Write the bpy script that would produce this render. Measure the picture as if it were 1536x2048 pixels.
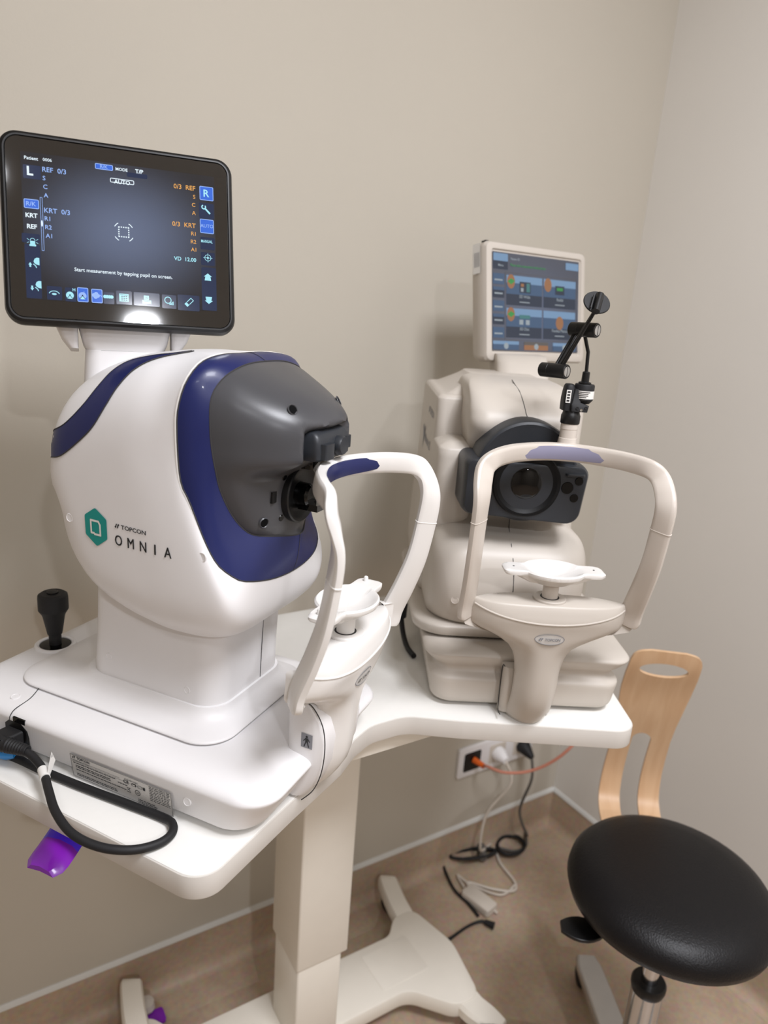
import bpy, bmesh, math, random
from mathutils import Vector, Matrix
from mathutils.bvhtree import BVHTree
random.seed(7)
for _o in list(bpy.data.objects): bpy.data.objects.remove(_o)
SC = bpy.context.scene
COL = SC.collection
PI = math.pi

# ------------------------------------------------------------------ camera
FPX, HC = 1450.0, 1.364                      # focal length in pixels (1536x2048), camera height
N_ = Vector((-370, 4980, FPX)).normalized()
X_ = Vector((2353, -247, FPX)).normalized(); X_ = (X_ - N_*X_.dot(N_)).normalized()
Z_ = -N_; Y_ = Z_.cross(X_)
RC = Matrix((X_, Y_, Z_))                    # camera frame (x right, y down, z forward) -> world
cam_d = bpy.data.cameras.new('camera'); cam = bpy.data.objects.new('camera', cam_d); COL.objects.link(cam)
cam_d.sensor_fit = 'VERTICAL'; cam_d.sensor_height = 36.0; cam_d.lens = 36.0*FPX/2048.0
cam_d.clip_start = 0.02
R4 = (RC @ Matrix(((1,0,0),(0,-1,0),(0,0,-1)))).to_4x4(); R4.translation = (0, 0, HC)
cam.matrix_world = R4
cam_d.dof.use_dof = True; cam_d.dof.focus_distance = 0.80
cam_d.dof.aperture_fstop = (cam_d.lens/1000.0)/0.0060
SC.camera = cam

# ------------------------------------------------------------------ view + light
vs_ = SC.view_settings
SC.display_settings.display_device = 'sRGB'
vs_.view_transform = 'Standard'; vs_.look = 'None'; vs_.gamma = 1.0; vs_.use_curve_mapping = False
vs_.exposure = 0.07
W = bpy.data.worlds.new('world'); SC.world = W; W.use_nodes = True
W.node_tree.nodes['Background'].inputs[0].default_value = (0.9, 0.93, 1.0, 1)
W.node_tree.nodes['Background'].inputs[1].default_value = 0.05
def area(name, loc, size, power, col, target=None, spread=180):
    l = bpy.data.lights.new(name, 'AREA'); l.shape = 'RECTANGLE'; l.size, l.size_y = size
    l.energy = power; l.color = col; l.spread = math.radians(spread)
    o = bpy.data.objects.new(name, l); COL.objects.link(o); o.location = loc
    if target: o.rotation_euler = (Vector(target)-Vector(loc)).to_track_quat('-Z', 'Y').to_euler()
    return o
area('ceiling_panel_light', (0.52, -0.34, 2.57), (0.55, 0.55), 39, (0.985, 1.0, 1.06))
area('ceiling_panel_light', (-0.57, -0.84, 2.57), (0.34, 0.34), 7, (0.985, 1.0, 1.06))
area('ceiling_panel_light', (-0.13, -2.13, 2.57), (0.12, 0.12), 26, (0.985, 1.0, 1.06))
for _l in bpy.data.lights[1:]: _l.shape = 'DISK'

# ------------------------------------------------------------------ materials
def lin(c):
    if isinstance(c, str): c = tuple(int(c[i:i+2], 16)/255 for i in (0, 2, 4))
    return tuple((x/12.92 if x <= 0.04045 else ((x+0.055)/1.055)**2.4) for x in c)
def mat(name, col, rough=0.5, metal=0.0, noise=0.03, nscale=30, bump=0.0, bscale=400, emit=None, estr=1.0, coat=0.0, spec=0.5, trans=0.0, ior=1.45):
    m = bpy.data.materials.new(name); m.use_nodes = True; nt = m.node_tree; b = nt.nodes['Principled BSDF']
    c = lin(col); b.inputs['Roughness'].default_value = rough; b.inputs['Metallic'].default_value = metal
    b.inputs['Specular IOR Level'].default_value = spec; b.inputs['Coat Weight'].default_value = coat
    b.inputs['Coat Roughness'].default_value = 0.08
    b.inputs['Transmission Weight'].default_value = trans; b.inputs['IOR'].default_value = ior
    tc = nt.nodes.new('ShaderNodeTexCoord')
    if noise > 0:
        n = nt.nodes.new('ShaderNodeTexNoise'); n.inputs['Scale'].default_value = nscale; n.inputs['Detail'].default_value = 4
        nt.links.new(tc.outputs['Object'], n.inputs['Vector'])
        r = nt.nodes.new('ShaderNodeValToRGB')
        r.color_ramp.elements[0].position = 0.3; r.color_ramp.elements[1].position = 0.7
        r.color_ramp.elements[0].color = tuple(max(0, x*(1-noise)) for x in c)+(1,)
        r.color_ramp.elements[1].color = tuple(min(1, x*(1+noise)) for x in c)+(1,)
        nt.links.new(n.outputs['Fac'], r.inputs['Fac']); nt.links.new(r.outputs['Color'], b.inputs['Base Color'])
    else: b.inputs['Base Color'].default_value = c+(1,)
    if bump > 0:
        n2 = nt.nodes.new('ShaderNodeTexNoise'); n2.inputs['Scale'].default_value = bscale; n2.inputs['Detail'].default_value = 2
        nt.links.new(tc.outputs['Object'], n2.inputs['Vector'])
        bp = nt.nodes.new('ShaderNodeBump'); bp.inputs['Strength'].default_value = bump; bp.inputs['Distance'].default_value = 0.001
        nt.links.new(n2.outputs['Fac'], bp.inputs['Height']); nt.links.new(bp.outputs['Normal'], b.inputs['Normal'])
    if emit:
        b.inputs['Emission Color'].default_value = lin(emit)+(1,); b.inputs['Emission Strength'].default_value = estr
    return m
M_ = {}
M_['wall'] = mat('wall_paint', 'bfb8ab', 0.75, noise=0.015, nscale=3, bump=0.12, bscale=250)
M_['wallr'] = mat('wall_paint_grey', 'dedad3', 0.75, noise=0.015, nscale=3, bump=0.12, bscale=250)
M_['wallf'] = mat('wall_paint_taupe', 'a49c90', 0.75, noise=0.015, nscale=3)  # darker tone on the unseen walls, set to cut bounce light
M_['ceil'] = mat('ceiling_paint', 'd6d2ca', 0.85, noise=0.01)
M_['strip'] = mat('skirting_strip', 'd8d8d4', 0.5, noise=0.0)
M_['white'] = mat('white_plastic', 'e7e5e5', 0.38, noise=0.008, bump=0.04, bscale=1500)
M_['white2'] = mat('white_plastic_glossy', 'e6e3df', 0.25, noise=0.005)
M_['cream'] = mat('offwhite_plastic', 'c5bdb3', 0.42, noise=0.01, bump=0.04, bscale=1200)
M_['cream2'] = mat('offwhite_plastic_glossy', 'ccc3b9', 0.28, noise=0.01)
M_['seam'] = mat('seam_shadow_gap', '3a3838', 0.8, noise=0.0)
M_['blue'] = mat('navy_plastic', '161f54', 0.38, noise=0.03, bump=0.03, bscale=1500, coat=0.1)
M_['grey'] = mat('dark_grey_plastic', '47474a', 0.33, noise=0.02, bump=0.04, bscale=1500)
M_['grey2'] = mat('charcoal_plastic', '2b2e33', 0.4, noise=0.02)
M_['black'] = mat('black_plastic', '111112', 0.38, noise=0.02)
M_['rubber'] = mat('black_rubber', '18181a', 0.6, noise=0.05)
M_['gloss'] = mat('black_glass', '060607', 0.05, noise=0.0)
M_['cover'] = mat('tablet_glass', '1d1b1a', 0.04, noise=0.0, spec=1.0, ior=1.6)
M_['hole'] = mat('recess_shade', '0b0b0c', 0.85, noise=0.0, spec=0.1)  # black standing in for the shade inside a screw hole
M_['matteblack'] = mat('matte_black', '0c0c0d', 0.5, noise=0.0, spec=0.25)
M_['teal'] = mat('teal_print', '0c8f88', 0.4, noise=0.0)
M_['ink'] = mat('black_print', '1a1a1c', 0.5, noise=0.0)
M_['inkg'] = mat('grey_print', '85868c', 0.5, noise=0.0)
M_['paper'] = mat('white_label', 'e4e2de', 0.5, noise=0.0)
M_['plate'] = mat('silver_label', 'c9c6c2', 0.35, noise=0.01)
M_['table'] = mat('table_laminate', 'e9e7e2', 0.4, noise=0.008, nscale=80, bump=0.05, bscale=900)
M_['tedge'] = mat('table_edging', 'cfcac3', 0.45, noise=0.01)
M_['steel'] = mat('cream_steel', 'eae4d8', 0.4, noise=0.01, bump=0.03, bscale=900)
M_['metal'] = mat('brushed_metal', 'c9c9c9', 0.25, metal=1.0, noise=0.03)
M_['chrome'] = mat('chrome', 'd6d6d8', 0.16, metal=1.0, noise=0.02)
M_['leather'] = mat('black_leatherette', '111012', 0.42, noise=0.04, nscale=60, bump=0.5, bscale=380, spec=0.35)
M_['padB'] = mat('lavender_pad', '86849a', 0.4, noise=0.01)
M_['purple'] = mat('purple_plastic', '7a17a8', 0.3, noise=0.02, coat=0.3)
M_['purple_lit'] = mat('purple_plastic_lit', '4a24d8', 0.3, noise=0.02, coat=0.3)  # the purple lever where light turns it blue-violet, painted into the colour
M_['cyan'] = mat('blue_plastic', '2a86cc', 0.3, noise=0.02, coat=0.3)
M_['orange'] = mat('orange_cable', 'cc8873', 0.5, noise=0.02)
M_['orangeb'] = mat('orange_boot', 'e0641c', 0.45, noise=0.02)
M_['cablew'] = mat('white_cable', 'cdc4b8', 0.5, noise=0.02)
M_['cableg'] = mat('grey_cable', '5d5a56', 0.5, noise=0.02)
def wood():
    m = mat('birch_plywood', 'd8a878', 0.42, noise=0.0); nt = m.node_tree; b = nt.nodes['Principled BSDF']
    tc = nt.nodes.new('ShaderNodeTexCoord'); mp = nt.nodes.new('ShaderNodeMapping'); mp.inputs['Scale'].default_value = (6, 22, 2.2)
    n = nt.nodes.new('ShaderNodeTexNoise'); n.inputs['Scale'].default_value = 3.0; n.inputs['Detail'].default_value = 6; n.inputs['Distortion'].default_value = 0.6
    r = nt.nodes.new('ShaderNodeValToRGB'); r.color_ramp.elements[0].position = 0.35; r.color_ramp.elements[1].position = 0.65
    r.color_ramp.elements[0].color = lin('d3ad87')+(1,); r.color_ramp.elements[1].color = lin('dcb994')+(1,)
    nt.links.new(tc.outputs['Object'], mp.inputs['Vector']); nt.links.new(mp.outputs[0], n.inputs['Vector'])
    nt.links.new(n.outputs['Fac'], r.inputs['Fac']); nt.links.new(r.outputs['Color'], b.inputs['Base Color'])
    return m
M_['wood'] = wood()
def vinyl():
    m = mat('brown_vinyl', 'a08a74', 0.45, noise=0.0); nt = m.node_tree; b = nt.nodes['Principled BSDF']
    tc = nt.nodes.new('ShaderNodeTexCoord')
    n = nt.nodes.new('ShaderNodeTexNoise'); n.inputs['Scale'].default_value = 7; n.inputs['Detail'].default_value = 5
    r = nt.nodes.new('ShaderNodeValToRGB'); r.color_ramp.elements[0].position = 0.3; r.color_ramp.elements[1].position = 0.7
    r.color_ramp.elements[0].color = lin('a8927c')+(1,); r.color_ramp.elements[1].color = lin('bba792')+(1,)
    v = nt.nodes.new('ShaderNodeTexNoise'); v.inputs['Scale'].default_value = 90; v.inputs['Detail'].default_value = 2
    mx = nt.nodes.new('ShaderNodeMix'); mx.data_type = 'RGBA'; mx.blend_type = 'OVERLAY'; mx.inputs[0].default_value = 0.25
    nt.links.new(tc.outputs['Object'], n.inputs['Vector']); nt.links.new(tc.outputs['Object'], v.inputs['Vector'])
    nt.links.new(n.outputs['Fac'], r.inputs['Fac']); nt.links.new(r.outputs['Color'], mx.inputs[6]); nt.links.new(v.outputs['Color'], mx.inputs[7])
    nt.links.new(mx.outputs[2], b.inputs['Base Color'])
    return m
M_['vinyl'] = vinyl()
def screen_mat(name, inner, outer, cx, radius, strength):     # a lit display showing a soft grey-blue camera picture
    m = mat(name, '050506', 0.04, noise=0.0, spec=1.0, ior=1.6); nt = m.node_tree; b = nt.nodes['Principled BSDF']
    at = nt.nodes.new('ShaderNodeAttribute'); at.attribute_name = 'UVMap'; 
    uv = nt.nodes.new('ShaderNodeUVMap')
    sub = nt.nodes.new('ShaderNodeVectorMath'); sub.operation = 'SUBTRACT'; sub.inputs[1].default_value = (cx[0], cx[1], 0)
    ln = nt.nodes.new('ShaderNodeVectorMath'); ln.operation = 'LENGTH'
    r = nt.nodes.new('ShaderNodeValToRGB'); r.color_ramp.interpolation = 'EASE'
    r.color_ramp.elements[0].color = lin(inner)+(1,); r.color_ramp.elements[1].color = lin(outer)+(1,); r.color_ramp.elements[1].position = radius
    nt.links.new(uv.outputs[0], sub.inputs[0]); nt.links.new(sub.outputs[0], ln.inputs[0])
    nt.links.new(ln.outputs['Value'], r.inputs['Fac']); nt.links.new(r.outputs['Color'], b.inputs['Emission Color'])
    b.inputs['Emission Strength'].default_value = strength
    return m
def glow(name, col, s=1.0): return mat(name, '040404', 0.1, noise=0.0, emit=col, estr=s)

# ------------------------------------------------------------------ geometry helpers
class G:
    def __init__(s): s.v, s.f, s.m = [], [], []
    def add(s, vs, fs, m=0):
        o = len(s.v); s.v += [tuple(x) for x in vs]; s.f += [tuple(i+o for i in f) for f in fs]; s.m += [m]*len(fs); return s
    def loft(s, rings, m=0, closed=True, caps=True, cyclic=False):
        n = len(rings[0]); vs = [p for r in rings for p in r]; fs = []
        K = len(rings)
        for k in range(K if cyclic else K-1):
            k2 = (k+1) % K
            for i in range(n if closed else n-1):
                j = (i+1) % n; fs.append((k*n+i, k*n+j, k2*n+j, k2*n+i))
        if caps and closed and not cyclic: fs += [tuple(range(n-1, -1, -1)), tuple((K-1)*n+i for i in range(n))]
        return s.add(vs, fs, m)
    def tube(s, pts, r, n=12, m=0, smooth=0, caps=True, cyclic=False):
        P = [Vector(p) for p in pts]
        if smooth: P = spline(P, smooth, cyclic)
        rs = r if isinstance(r, (list, tuple)) else [r]*len(P)
        if len(rs) != len(P): rs = [interp(rs, i/(len(P)-1)) for i in range(len(P))]
        fr = frames(P, cyclic); rings = []
        for p, (t, a, b), q in zip(P, fr, rs):
            rings.append([p + a*math.cos(2*PI*i/n)*q + b*math.sin(2*PI*i/n)*q for i in range(n)])
        return s.loft(rings, m, True, caps, cyclic)
    def lathe(s, prof, c=(0,0,0), axis=(0,0,1), n=32, m=0, caps=True):       # prof: (radius, height)
        ax = Vector(axis).normalized(); a = ax.orthogonal().normalized(); b = ax.cross(a); c = Vector(c)
        rings = [[c + ax*h + (a*math.cos(2*PI*i/n)+b*math.sin(2*PI*i/n))*max(r, 1e-5) for i in range(n)] for r, h in prof]
        return s.loft(rings, m, True, caps)
    def box(s, lo, hi, m=0):
        x0, y0, z0 = lo; x1, y1, z1 = hi
        return s.add([(x0,y0,z0),(x1,y0,z0),(x1,y1,z0),(x0,y1,z0),(x0,y0,z1),(x1,y0,z1),(x1,y1,z1),(x0,y1,z1)],
                     [(3,2,1,0),(4,5,6,7),(0,1,5,4),(1,2,6,5),(2,3,7,6),(3,0,4,7)], m)
    def stack(s, spec, m=0, n=8, sub=4, smooth=True):             # spec rows: z,u0,u1,v0,v1,r  (rounded rectangle at height z)
        rows = spline_rows(spec, sub) if smooth else spec
        return s.loft([[(x, y, q[0]) for x, y in rrect(q[1], q[2], q[3], q[4], q[5], n)] for q in rows], m)
    def prism(s, poly, z0, z1, m=0, b=0.0):                       # 2D polygon extruded in z with optional chamfer b
        if b > 0:
            def off(P, d):
                out = []; L = len(P); ar = sum(P[i][0]*P[(i+1)%L][1]-P[(i+1)%L][0]*P[i][1] for i in range(L))
                sg = 1 if ar > 0 else -1
                for i in range(L):
                    p0, p1, p2 = Vector(P[i-1]), Vector(P[i]), Vector(P[(i+1)%L])
                    e1 = (p1-p0).normalized(); e2 = (p2-p1).normalized()
                    nn = Vector((-e1.y-e2.y, e1.x+e2.x))
                    if nn.length < 1e-6: nn = Vector((-e1.y, e1.x))
                    nn.normalize(); out.append(tuple(p1+nn*d*sg))
                return out
            P1 = off(poly, b); P2 = off(poly, b*0.3)
            rings = [(P1, z0), (P2, z0+b*0.3), (poly, z0+b), (poly, z1-b), (P2, z1-b*0.3), (P1, z1)]
        else: rings = [(poly, z0), (poly, z1)]
        return s.loft([[(x, y, z) for x, y in P] for P, z in rings], m)
def lerp(a, b, t): return a+(b-a)*t
def interp(L, t):
    x = t*(len(L)-1); i = min(int(x), len(L)-2); return lerp(L[i], L[i+1], x-i)
def cr(p0, p1, p2, p3, t):
    return 0.5*((2*p1)+(p2-p0)*t+(2*p0-5*p1+4*p2-p3)*t*t+(3*p1-p0-3*p2+p3)*t**3)
def spline(P, k=8, cyclic=False):
    P = [Vector(p) for p in P]; out = []; n = len(P)
    for i in range(n if cyclic else n-1):
        if cyclic: q = [P[(i+j-1) % n] for j in range(4)]
        else: q = [P[max(i-1, 0)], P[i], P[i+1], P[min(i+2, n-1)]]
        for j in range(k): out.append(cr(*q, j/k))
    if not cyclic: out.append(P[-1])
    return out
def spline_rows(R, k):
    out = []
    for i in range(len(R)-1):
        q = [R[max(i-1, 0)], R[i], R[i+1], R[min(i+2, len(R)-1)]]
        for j in range(k): out.append([cr(q[0][c], q[1][c], q[2][c], q[3][c], j/k) for c in range(len(R[0]))])
    out.append(list(R[-1])); return out
def rrect(x0, x1, y0, y1, r, n=8):
    rs = r if isinstance(r, (tuple, list)) else (r,)*4
    rs = [min(q, abs(x1-x0)/2-1e-4, abs(y1-y0)/2-1e-4) for q in rs]
    out = []
    for (cx, cy, a0, q) in ((x1-rs[0], y0+rs[0], -90, rs[0]), (x1-rs[1], y1-rs[1], 0, rs[1]), (x0+rs[2], y1-rs[2], 90, rs[2]), (x0+rs[3], y0+rs[3], 180, rs[3])):
        for i in range(n+1):
            a = math.radians(a0+90*i/n); out.append((cx+q*math.cos(a), cy+q*math.sin(a)))
    return out
def frames(P, cyclic=False):
    n = len(P); T = []
    for i in range(n):
        a = P[(i-1) % n] if (cyclic or i > 0) else P[i]; b = P[(i+1) % n] if (cyclic or i < n-1) else P[i]
        d = b-a; T.append(d.normalized() if d.length > 1e-9 else Vector((0,0,1)))
    a = T[0].orthogonal().normalized(); out = []
    for t in T:
        a = (a - t*a.dot(t)); a = a.normalized() if a.length > 1e-6 else t.orthogonal().normalized()
        out.append((t, a.copy(), t.cross(a)))
    return out
def round_poly(pts, k=6):                     # pts: (x, y, radius)
    out = []; n = len(pts)
    for i in range(n):
        p0, p1, p2 = [Vector(pts[(i+j-1) % n][:2]) for j in range(3)]; r = pts[i][2]
        if r <= 0: out.append(tuple(p1)); continue
        a = (p0-p1).normalized(); b = (p2-p1).normalized(); ang = a.angle(b)/2
        d = min(r/math.tan(ang), (p0-p1).length*0.49, (p2-p1).length*0.49); r2 = d*math.tan(ang)
        c = p1+(a+b).normalized()*(r2/math.sin(ang)); s = p1+a*d-c; e = p1+b*d-c
        th = math.atan2(s.y, s.x); de = (math.atan2(e.y, e.x)-th+PI) % (2*PI)-PI
        for q in range(k+1): out.append((c.x+r2*math.cos(th+de*q/k), c.y+r2*math.sin(th+de*q/k)))
    return out
def build(name, g, mats, parent=None, angle=35, **kw):
    me = bpy.data.meshes.new(name); me.from_pydata(g.v, [], g.f)
    mats = mats if isinstance(mats, (list, tuple)) else [mats]
    for m in mats: me.materials.append(M_[m] if isinstance(m, str) else m)
    me.polygons.foreach_set('material_index', g.m); me.validate(); me.update()
    bm = bmesh.new(); bm.from_mesh(me)
    if kw.get('weld', True): bmesh.ops.remove_doubles(bm, verts=bm.verts, dist=1e-6)
    if kw.get('recalc', True): bmesh.ops.recalc_face_normals(bm, faces=bm.faces)
    bm.to_mesh(me); bm.free()
    me.polygons.foreach_set('use_smooth', [True]*len(me.polygons)); me.set_sharp_from_angle(angle=math.radians(angle))
    o = bpy.data.objects.new(name, me); COL.objects.link(o)
    if parent: o.parent = parent
    for k in ('label', 'category', 'group', 'kind'):
        if k in kw: o[k] = kw[k]
    return o
def thing(name, label, cat, loc=(0,0,0), rot=0, group=None):
    o = bpy.data.objects.new(name, None); COL.objects.link(o); o.location = loc; o.rotation_euler = (0, 0, math.radians(rot))
    o.empty_display_size = 0.05; o['label'] = label; o['category'] = cat
    if group: o['group'] = group
    return o
_tc = {}
def text2d(s, size, bold=0.0):
    key = (s, size, bold)
    if key in _tc: return _tc[key]
    c = bpy.data.curves.new('t', 'FONT'); c.body = s; c.size = size; c.resolution_u = 3; c.offset = bold*size
    c.align_x = 'LEFT'; c.fill_mode = 'FRONT'
    o = bpy.data.objects.new('t', c); COL.objects.link(o); bpy.context.view_layer.update()
    dg = bpy.context.evaluated_depsgraph_get(); me = o.evaluated_get(dg).to_mesh()
    vs = [(v.co.x, v.co.y) for v in me.vertices]; fs = [tuple(p.vertices) for p in me.polygons]
    o.evaluated_get(dg).to_mesh_clear(); bpy.data.objects.remove(o); bpy.data.curves.remove(c)
    _tc[key] = (vs, fs); return vs, fs
class Panel:                                   # flat graphics on a surface: P maps (x, y, h) to local space
    def __init__(s, g, P): s.g, s.P = g, P
    def poly(s, pts, m, h): s.g.add([s.P(x, y, h) for x, y in pts], [tuple(range(len(pts)))], m)
    def rect(s, x0, y0, x1, y1, m, h, r=0.0): s.poly(rrect(min(x0,x1), max(x0,x1), min(y0,y1), max(y0,y1), r, 4) if r > 0 else [(x0,y0),(x1,y0),(x1,y1),(x0,y1)], m, h)
    def frame(s, x0, y0, x1, y1, w, m, h, r=0.0):
        a = rrect(x0, x1, y0, y1, max(r, 1e-5), 4); b = rrect(x0+w, x1-w, y0+w, y1-w, max(r-w, 1e-5), 4); n = len(a)
        s.g.add([s.P(x, y, h) for x, y in a+b], [(i, (i+1)%n, n+(i+1)%n, n+i) for i in range(n)], m)
    def line(s, pts, w, m, h):
        for (a, b) in zip(pts[:-1], pts[1:]):
            d = Vector((b[0]-a[0], b[1]-a[1])); L = d.length
            if L < 1e-9: continue
            d /= L; q = Vector((-d.y, d.x))*w/2; e = d*w*0.3
            s.poly([(a[0]-e.x-q.x, a[1]-e.y-q.y), (b[0]+e.x-q.x, b[1]+e.y-q.y), (b[0]+e.x+q.x, b[1]+e.y+q.y), (a[0]-e.x+q.x, a[1]-e.y+q.y)], m, h)
    def arc(s, cx, cy, r, a0, a1, w, m, h, n=16, ry=None):
        ry = ry or r
        s.line([(cx+r*math.cos(math.radians(lerp(a0,a1,i/n))), cy+ry*math.sin(math.radians(lerp(a0,a1,i/n)))) for i in range(n+1)], w, m, h)
    def disc(s, cx, cy, r, m, h, ry=None, n=20):
        ry = ry or r
        s.poly([(cx+r*math.cos(2*PI*i/n), cy+ry*math.sin(2*PI*i/n)) for i in range(n)], m, h)
    def text(s, t, x, y, cap, m, h, align='C', bold=0.012, wid=None, sx=1.0):    # cap = capital height
        vs, fs = text2d(t, 1.0, bold)
        if not vs: return
        k = cap/0.70; xs = [v[0] for v in vs]; w = (max(xs)-min(xs))*k
        if wid: sx = wid/w
        w *= sx; x0 = x - min(xs)*k*sx - {'L': 0, 'C': w/2, 'R': w}[align]
        s.g.add([s.P(x0+v[0]*k*sx, y+v[1]*k, h) for v in vs], fs, m)
def homog(src, W_, H_):                        # pixel corners TL,TR,BR,BL of a rectangle -> metric plane coordinates
    dst = [(-W_/2, H_/2), (W_/2, H_/2), (W_/2, -H_/2), (-W_/2, -H_/2)]
    A = []; B = []
    for (x, y), (X, Y) in zip(src, dst):
        A.append([x, y, 1, 0, 0, 0, -X*x, -X*y]); B.append(X); A.append([0, 0, 0, x, y, 1, -Y*x, -Y*y]); B.append(Y)
    n = 8
    for i in range(n):
        p = max(range(i, n), key=lambda r: abs(A[r][i])); A[i], A[p] = A[p], A[i]; B[i], B[p] = B[p], B[i]
        for r in range(n):
            if r != i:
                f = A[r][i]/A[i][i]; A[r] = [a-f*b for a, b in zip(A[r], A[i])]; B[r] -= f*B[i]
    h = [B[i]/A[i][i] for i in range(n)]
    return lambda x, y: ((h[0]*x+h[1]*y+h[2])/(h[6]*x+h[7]*y+1), (h[3]*x+h[4]*y+h[5])/(h[6]*x+h[7]*y+1))
def topcon_mark(pn, x, y, s, m, h, slant=0.35):   # the twin slanted strokes of the maker's mark, height s
    for k in (0, 0.55*s):
        pn.poly([(x+k, y), (x+k+0.32*s, y), (x+k+0.32*s+slant*s, y+s), (x+k+slant*s, y+s)], m, h)
    pn.poly([(x-0.1*s, y+0.12*s), (x+0.25*s, y+0.3*s), (x+0.25*s, y+0.5*s), (x-0.1*s, y+0.3*s)], m, h)
    pn.poly([(x+0.75*s, y+0.5*s), (x+1.3*s, y+0.75*s), (x+1.3*s, y+0.95*s), (x+0.75*s, y+0.7*s)], m, h)

# ------------------------------------------------------------------ room
XR, YB, XL, YF, CE = 1.379, 1.162, -1.65, -3.0, 2.6
def slab(name, lo, hi, m, **k): return build(name, G().box(lo, hi), m, kind='structure', **k)
slab('floor', (XL-.1, YF-.1, -.1), (XR+.1, YB+.1, 0), 'vinyl')
slab('ceiling', (XL-.1, YF-.1, CE), (XR+.1, YB+.1, CE+.1), 'ceil')
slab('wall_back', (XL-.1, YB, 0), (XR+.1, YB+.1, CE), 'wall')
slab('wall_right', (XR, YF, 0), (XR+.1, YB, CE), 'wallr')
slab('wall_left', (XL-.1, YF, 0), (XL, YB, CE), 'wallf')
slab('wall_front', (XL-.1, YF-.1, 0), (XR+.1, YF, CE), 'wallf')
def skirting(name, p, q, nrm, parent=None):
    n = Vector(nrm); prof = [(0, .100), (.004, .100), (.004, .028)]+[(.004+.024*(1-math.cos(math.radians(a))), .028-.0275*math.sin(math.radians(a))) for a in range(10, 91, 10)]+[(.028, 0), (0, 0)]
    rings = [[tuple(Vector(e)+n*d+Vector((0, 0, z))) for d, z in prof] for e in (p, q)]
    build(name, G().loft(rings), 'vinyl', kind='structure')
    i = name.split('_')[-1]
    rings = [[tuple(Vector(e)+n*d+Vector((0, 0, z))) for d, z in ((0, .1), (.0055, .1), (.0055, .104), (.002, .111), (0, .111))] for e in (p, q)]
    build('trim_'+{'back': '1', 'right': '2'}[i], G().loft(rings), 'strip', kind='structure')
skirting('baseboard_back', (XL, YB, 0), (XR, YB, 0), (0, -1, 0))
skirting('baseboard_right', (XR, YB, 0), (XR, YF, 0), (-1, 0, 0))

# ------------------------------------------------------------------ instrument table
TZ = 0.836
tab = thing('instrument_table', 'white two-winged height-adjustable table carrying both eye machines', 'table', (0.5, 0.915, 0))
def tl(x, y, z=0): return (x-0.5, y-0.915, z)
def ell(): 
    P = [(.176, .532, .03), (.300, .602, 0), (.386, .648, .012), (.418, .672, .03), (.452, .689, .05), (.505, .689, .05), (.568, .645, .03), (.590, .632, .01), (.769, .5195, .030), (1.03, .975, .05), (.98, 1.05, .05), (-.10, 1.05, .06), (-.125, 1.03, .05)]
    return round_poly([(x-0.5, y-0.915, r) for x, y, r in P], 8)
out = ell()
g = G().prism(out, TZ-.0008-.0262, TZ-.0008, 0, 0.001); build('edge_band', g, 'tedge', tab)
ins = round_poly([(x, y, 0) for x, y in out], 1)
g = G()
cx = sum(p[0] for p in out)/len(out)
def inset(P, d):
    L = len(P); ar = sum(P[i][0]*P[(i+1)%L][1]-P[(i+1)%L][0]*P[i][1] for i in range(L)); sg = 1 if ar > 0 else -1; o = []
    for i in range(L):
        e1 = (Vector(P[i])-Vector(P[i-1])); e2 = (Vector(P[(i+1)%L])-Vector(P[i])); e = (e1.normalized() if e1.length > 1e-7 else e2.normalized())+(e2.normalized() if e2.length > 1e-7 else Vector((0, 0)))
        nn = Vector((-e.y, e.x)).normalized(); o.append((P[i][0]+nn.x*d*sg, P[i][1]+nn.y*d*sg))
    return o
g.prism(inset(out, .0015), TZ-.002, TZ, 0, 0.0004); build('tabletop', g, 'table', tab)
# sub-frame under the top
g = G().prism(round_poly([tl(.34, .80)[:2]+(.01,), tl(.62, .80)[:2]+(.01,), tl(.62, .99)[:2]+(.01,), tl(.34, .99)[:2]+(.01,)]), TZ-.060, TZ-.027, 0, .002); build('mounting_plate', g, 'steel', tab)
def colm(x0, x1, y0, y1, z0, z1, r=.004):
    return G().prism([tl(x, y)[:2] for x, y in rrect(x0, x1, y0, y1, r, 3)], z0, z1, 0, .0015)
build('cross_rail', G().box(tl(.37, .708, TZ-.060), tl(.66, .80, TZ-.027)), 'steel', tab)
build('upper_column', colm(.449, .548, .857, .962, .258, TZ-.060), 'steel', tab)
build('lower_column', colm(.453, .538, .861, .957, .06, .270), 'steel', tab)
# H shaped foot frame
beam = [(.205, .862, .0), (.60, .862, 0), (.715, .862, .05), (.765, .80, .03), (.800, .800, 0), (.845, .90, .08), (.815, 1.0, .06), (.790, 1.01, .02), (.25, 1.01, .02)]
g = G().prism([tl(x, y)[:2] for x, y in round_poly([(.21, .866, .02), (.70, .866, .05), (.768, .79, .05), (.822, .79, .03), (.848, .915, .09), (.820, 1.03, .05), (.770, 1.03, .04), (.735, .992, .03), (.29, .992, .03), (.25, 1.05, .03), (.19, 1.05, .03)], 6)], .035, .072, 0, .006)
build('foot_beam', g, 'steel', tab)
def foot(pts, w):
    g = G(); P = spline([tl(*p) for p in pts], 6); rings = []
    for i, p in enumerate(P):
        d = (P[min(i+1, len(P)-1)]-P[max(i-1, 0)]); d.z = 0; d.normalize(); s = Vector((-d.y, d.x, 0)); t = i/(len(P)-1); ww = w*(1-0.12*t); e = math.sqrt(max(0.05, 1-max(0, (t-.93)/.07)**2)) if t > .93 else 1
        rings.append([p+s*a*ww*e+Vector((0, 0, b)) for a, b in ((-1, -.012), (-1, .006), (-.8, .013), (.8, .013), (1, .006), (1, -.012), (.8, -.016), (-.8, -.016))])
    return g.loft(rings)
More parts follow.
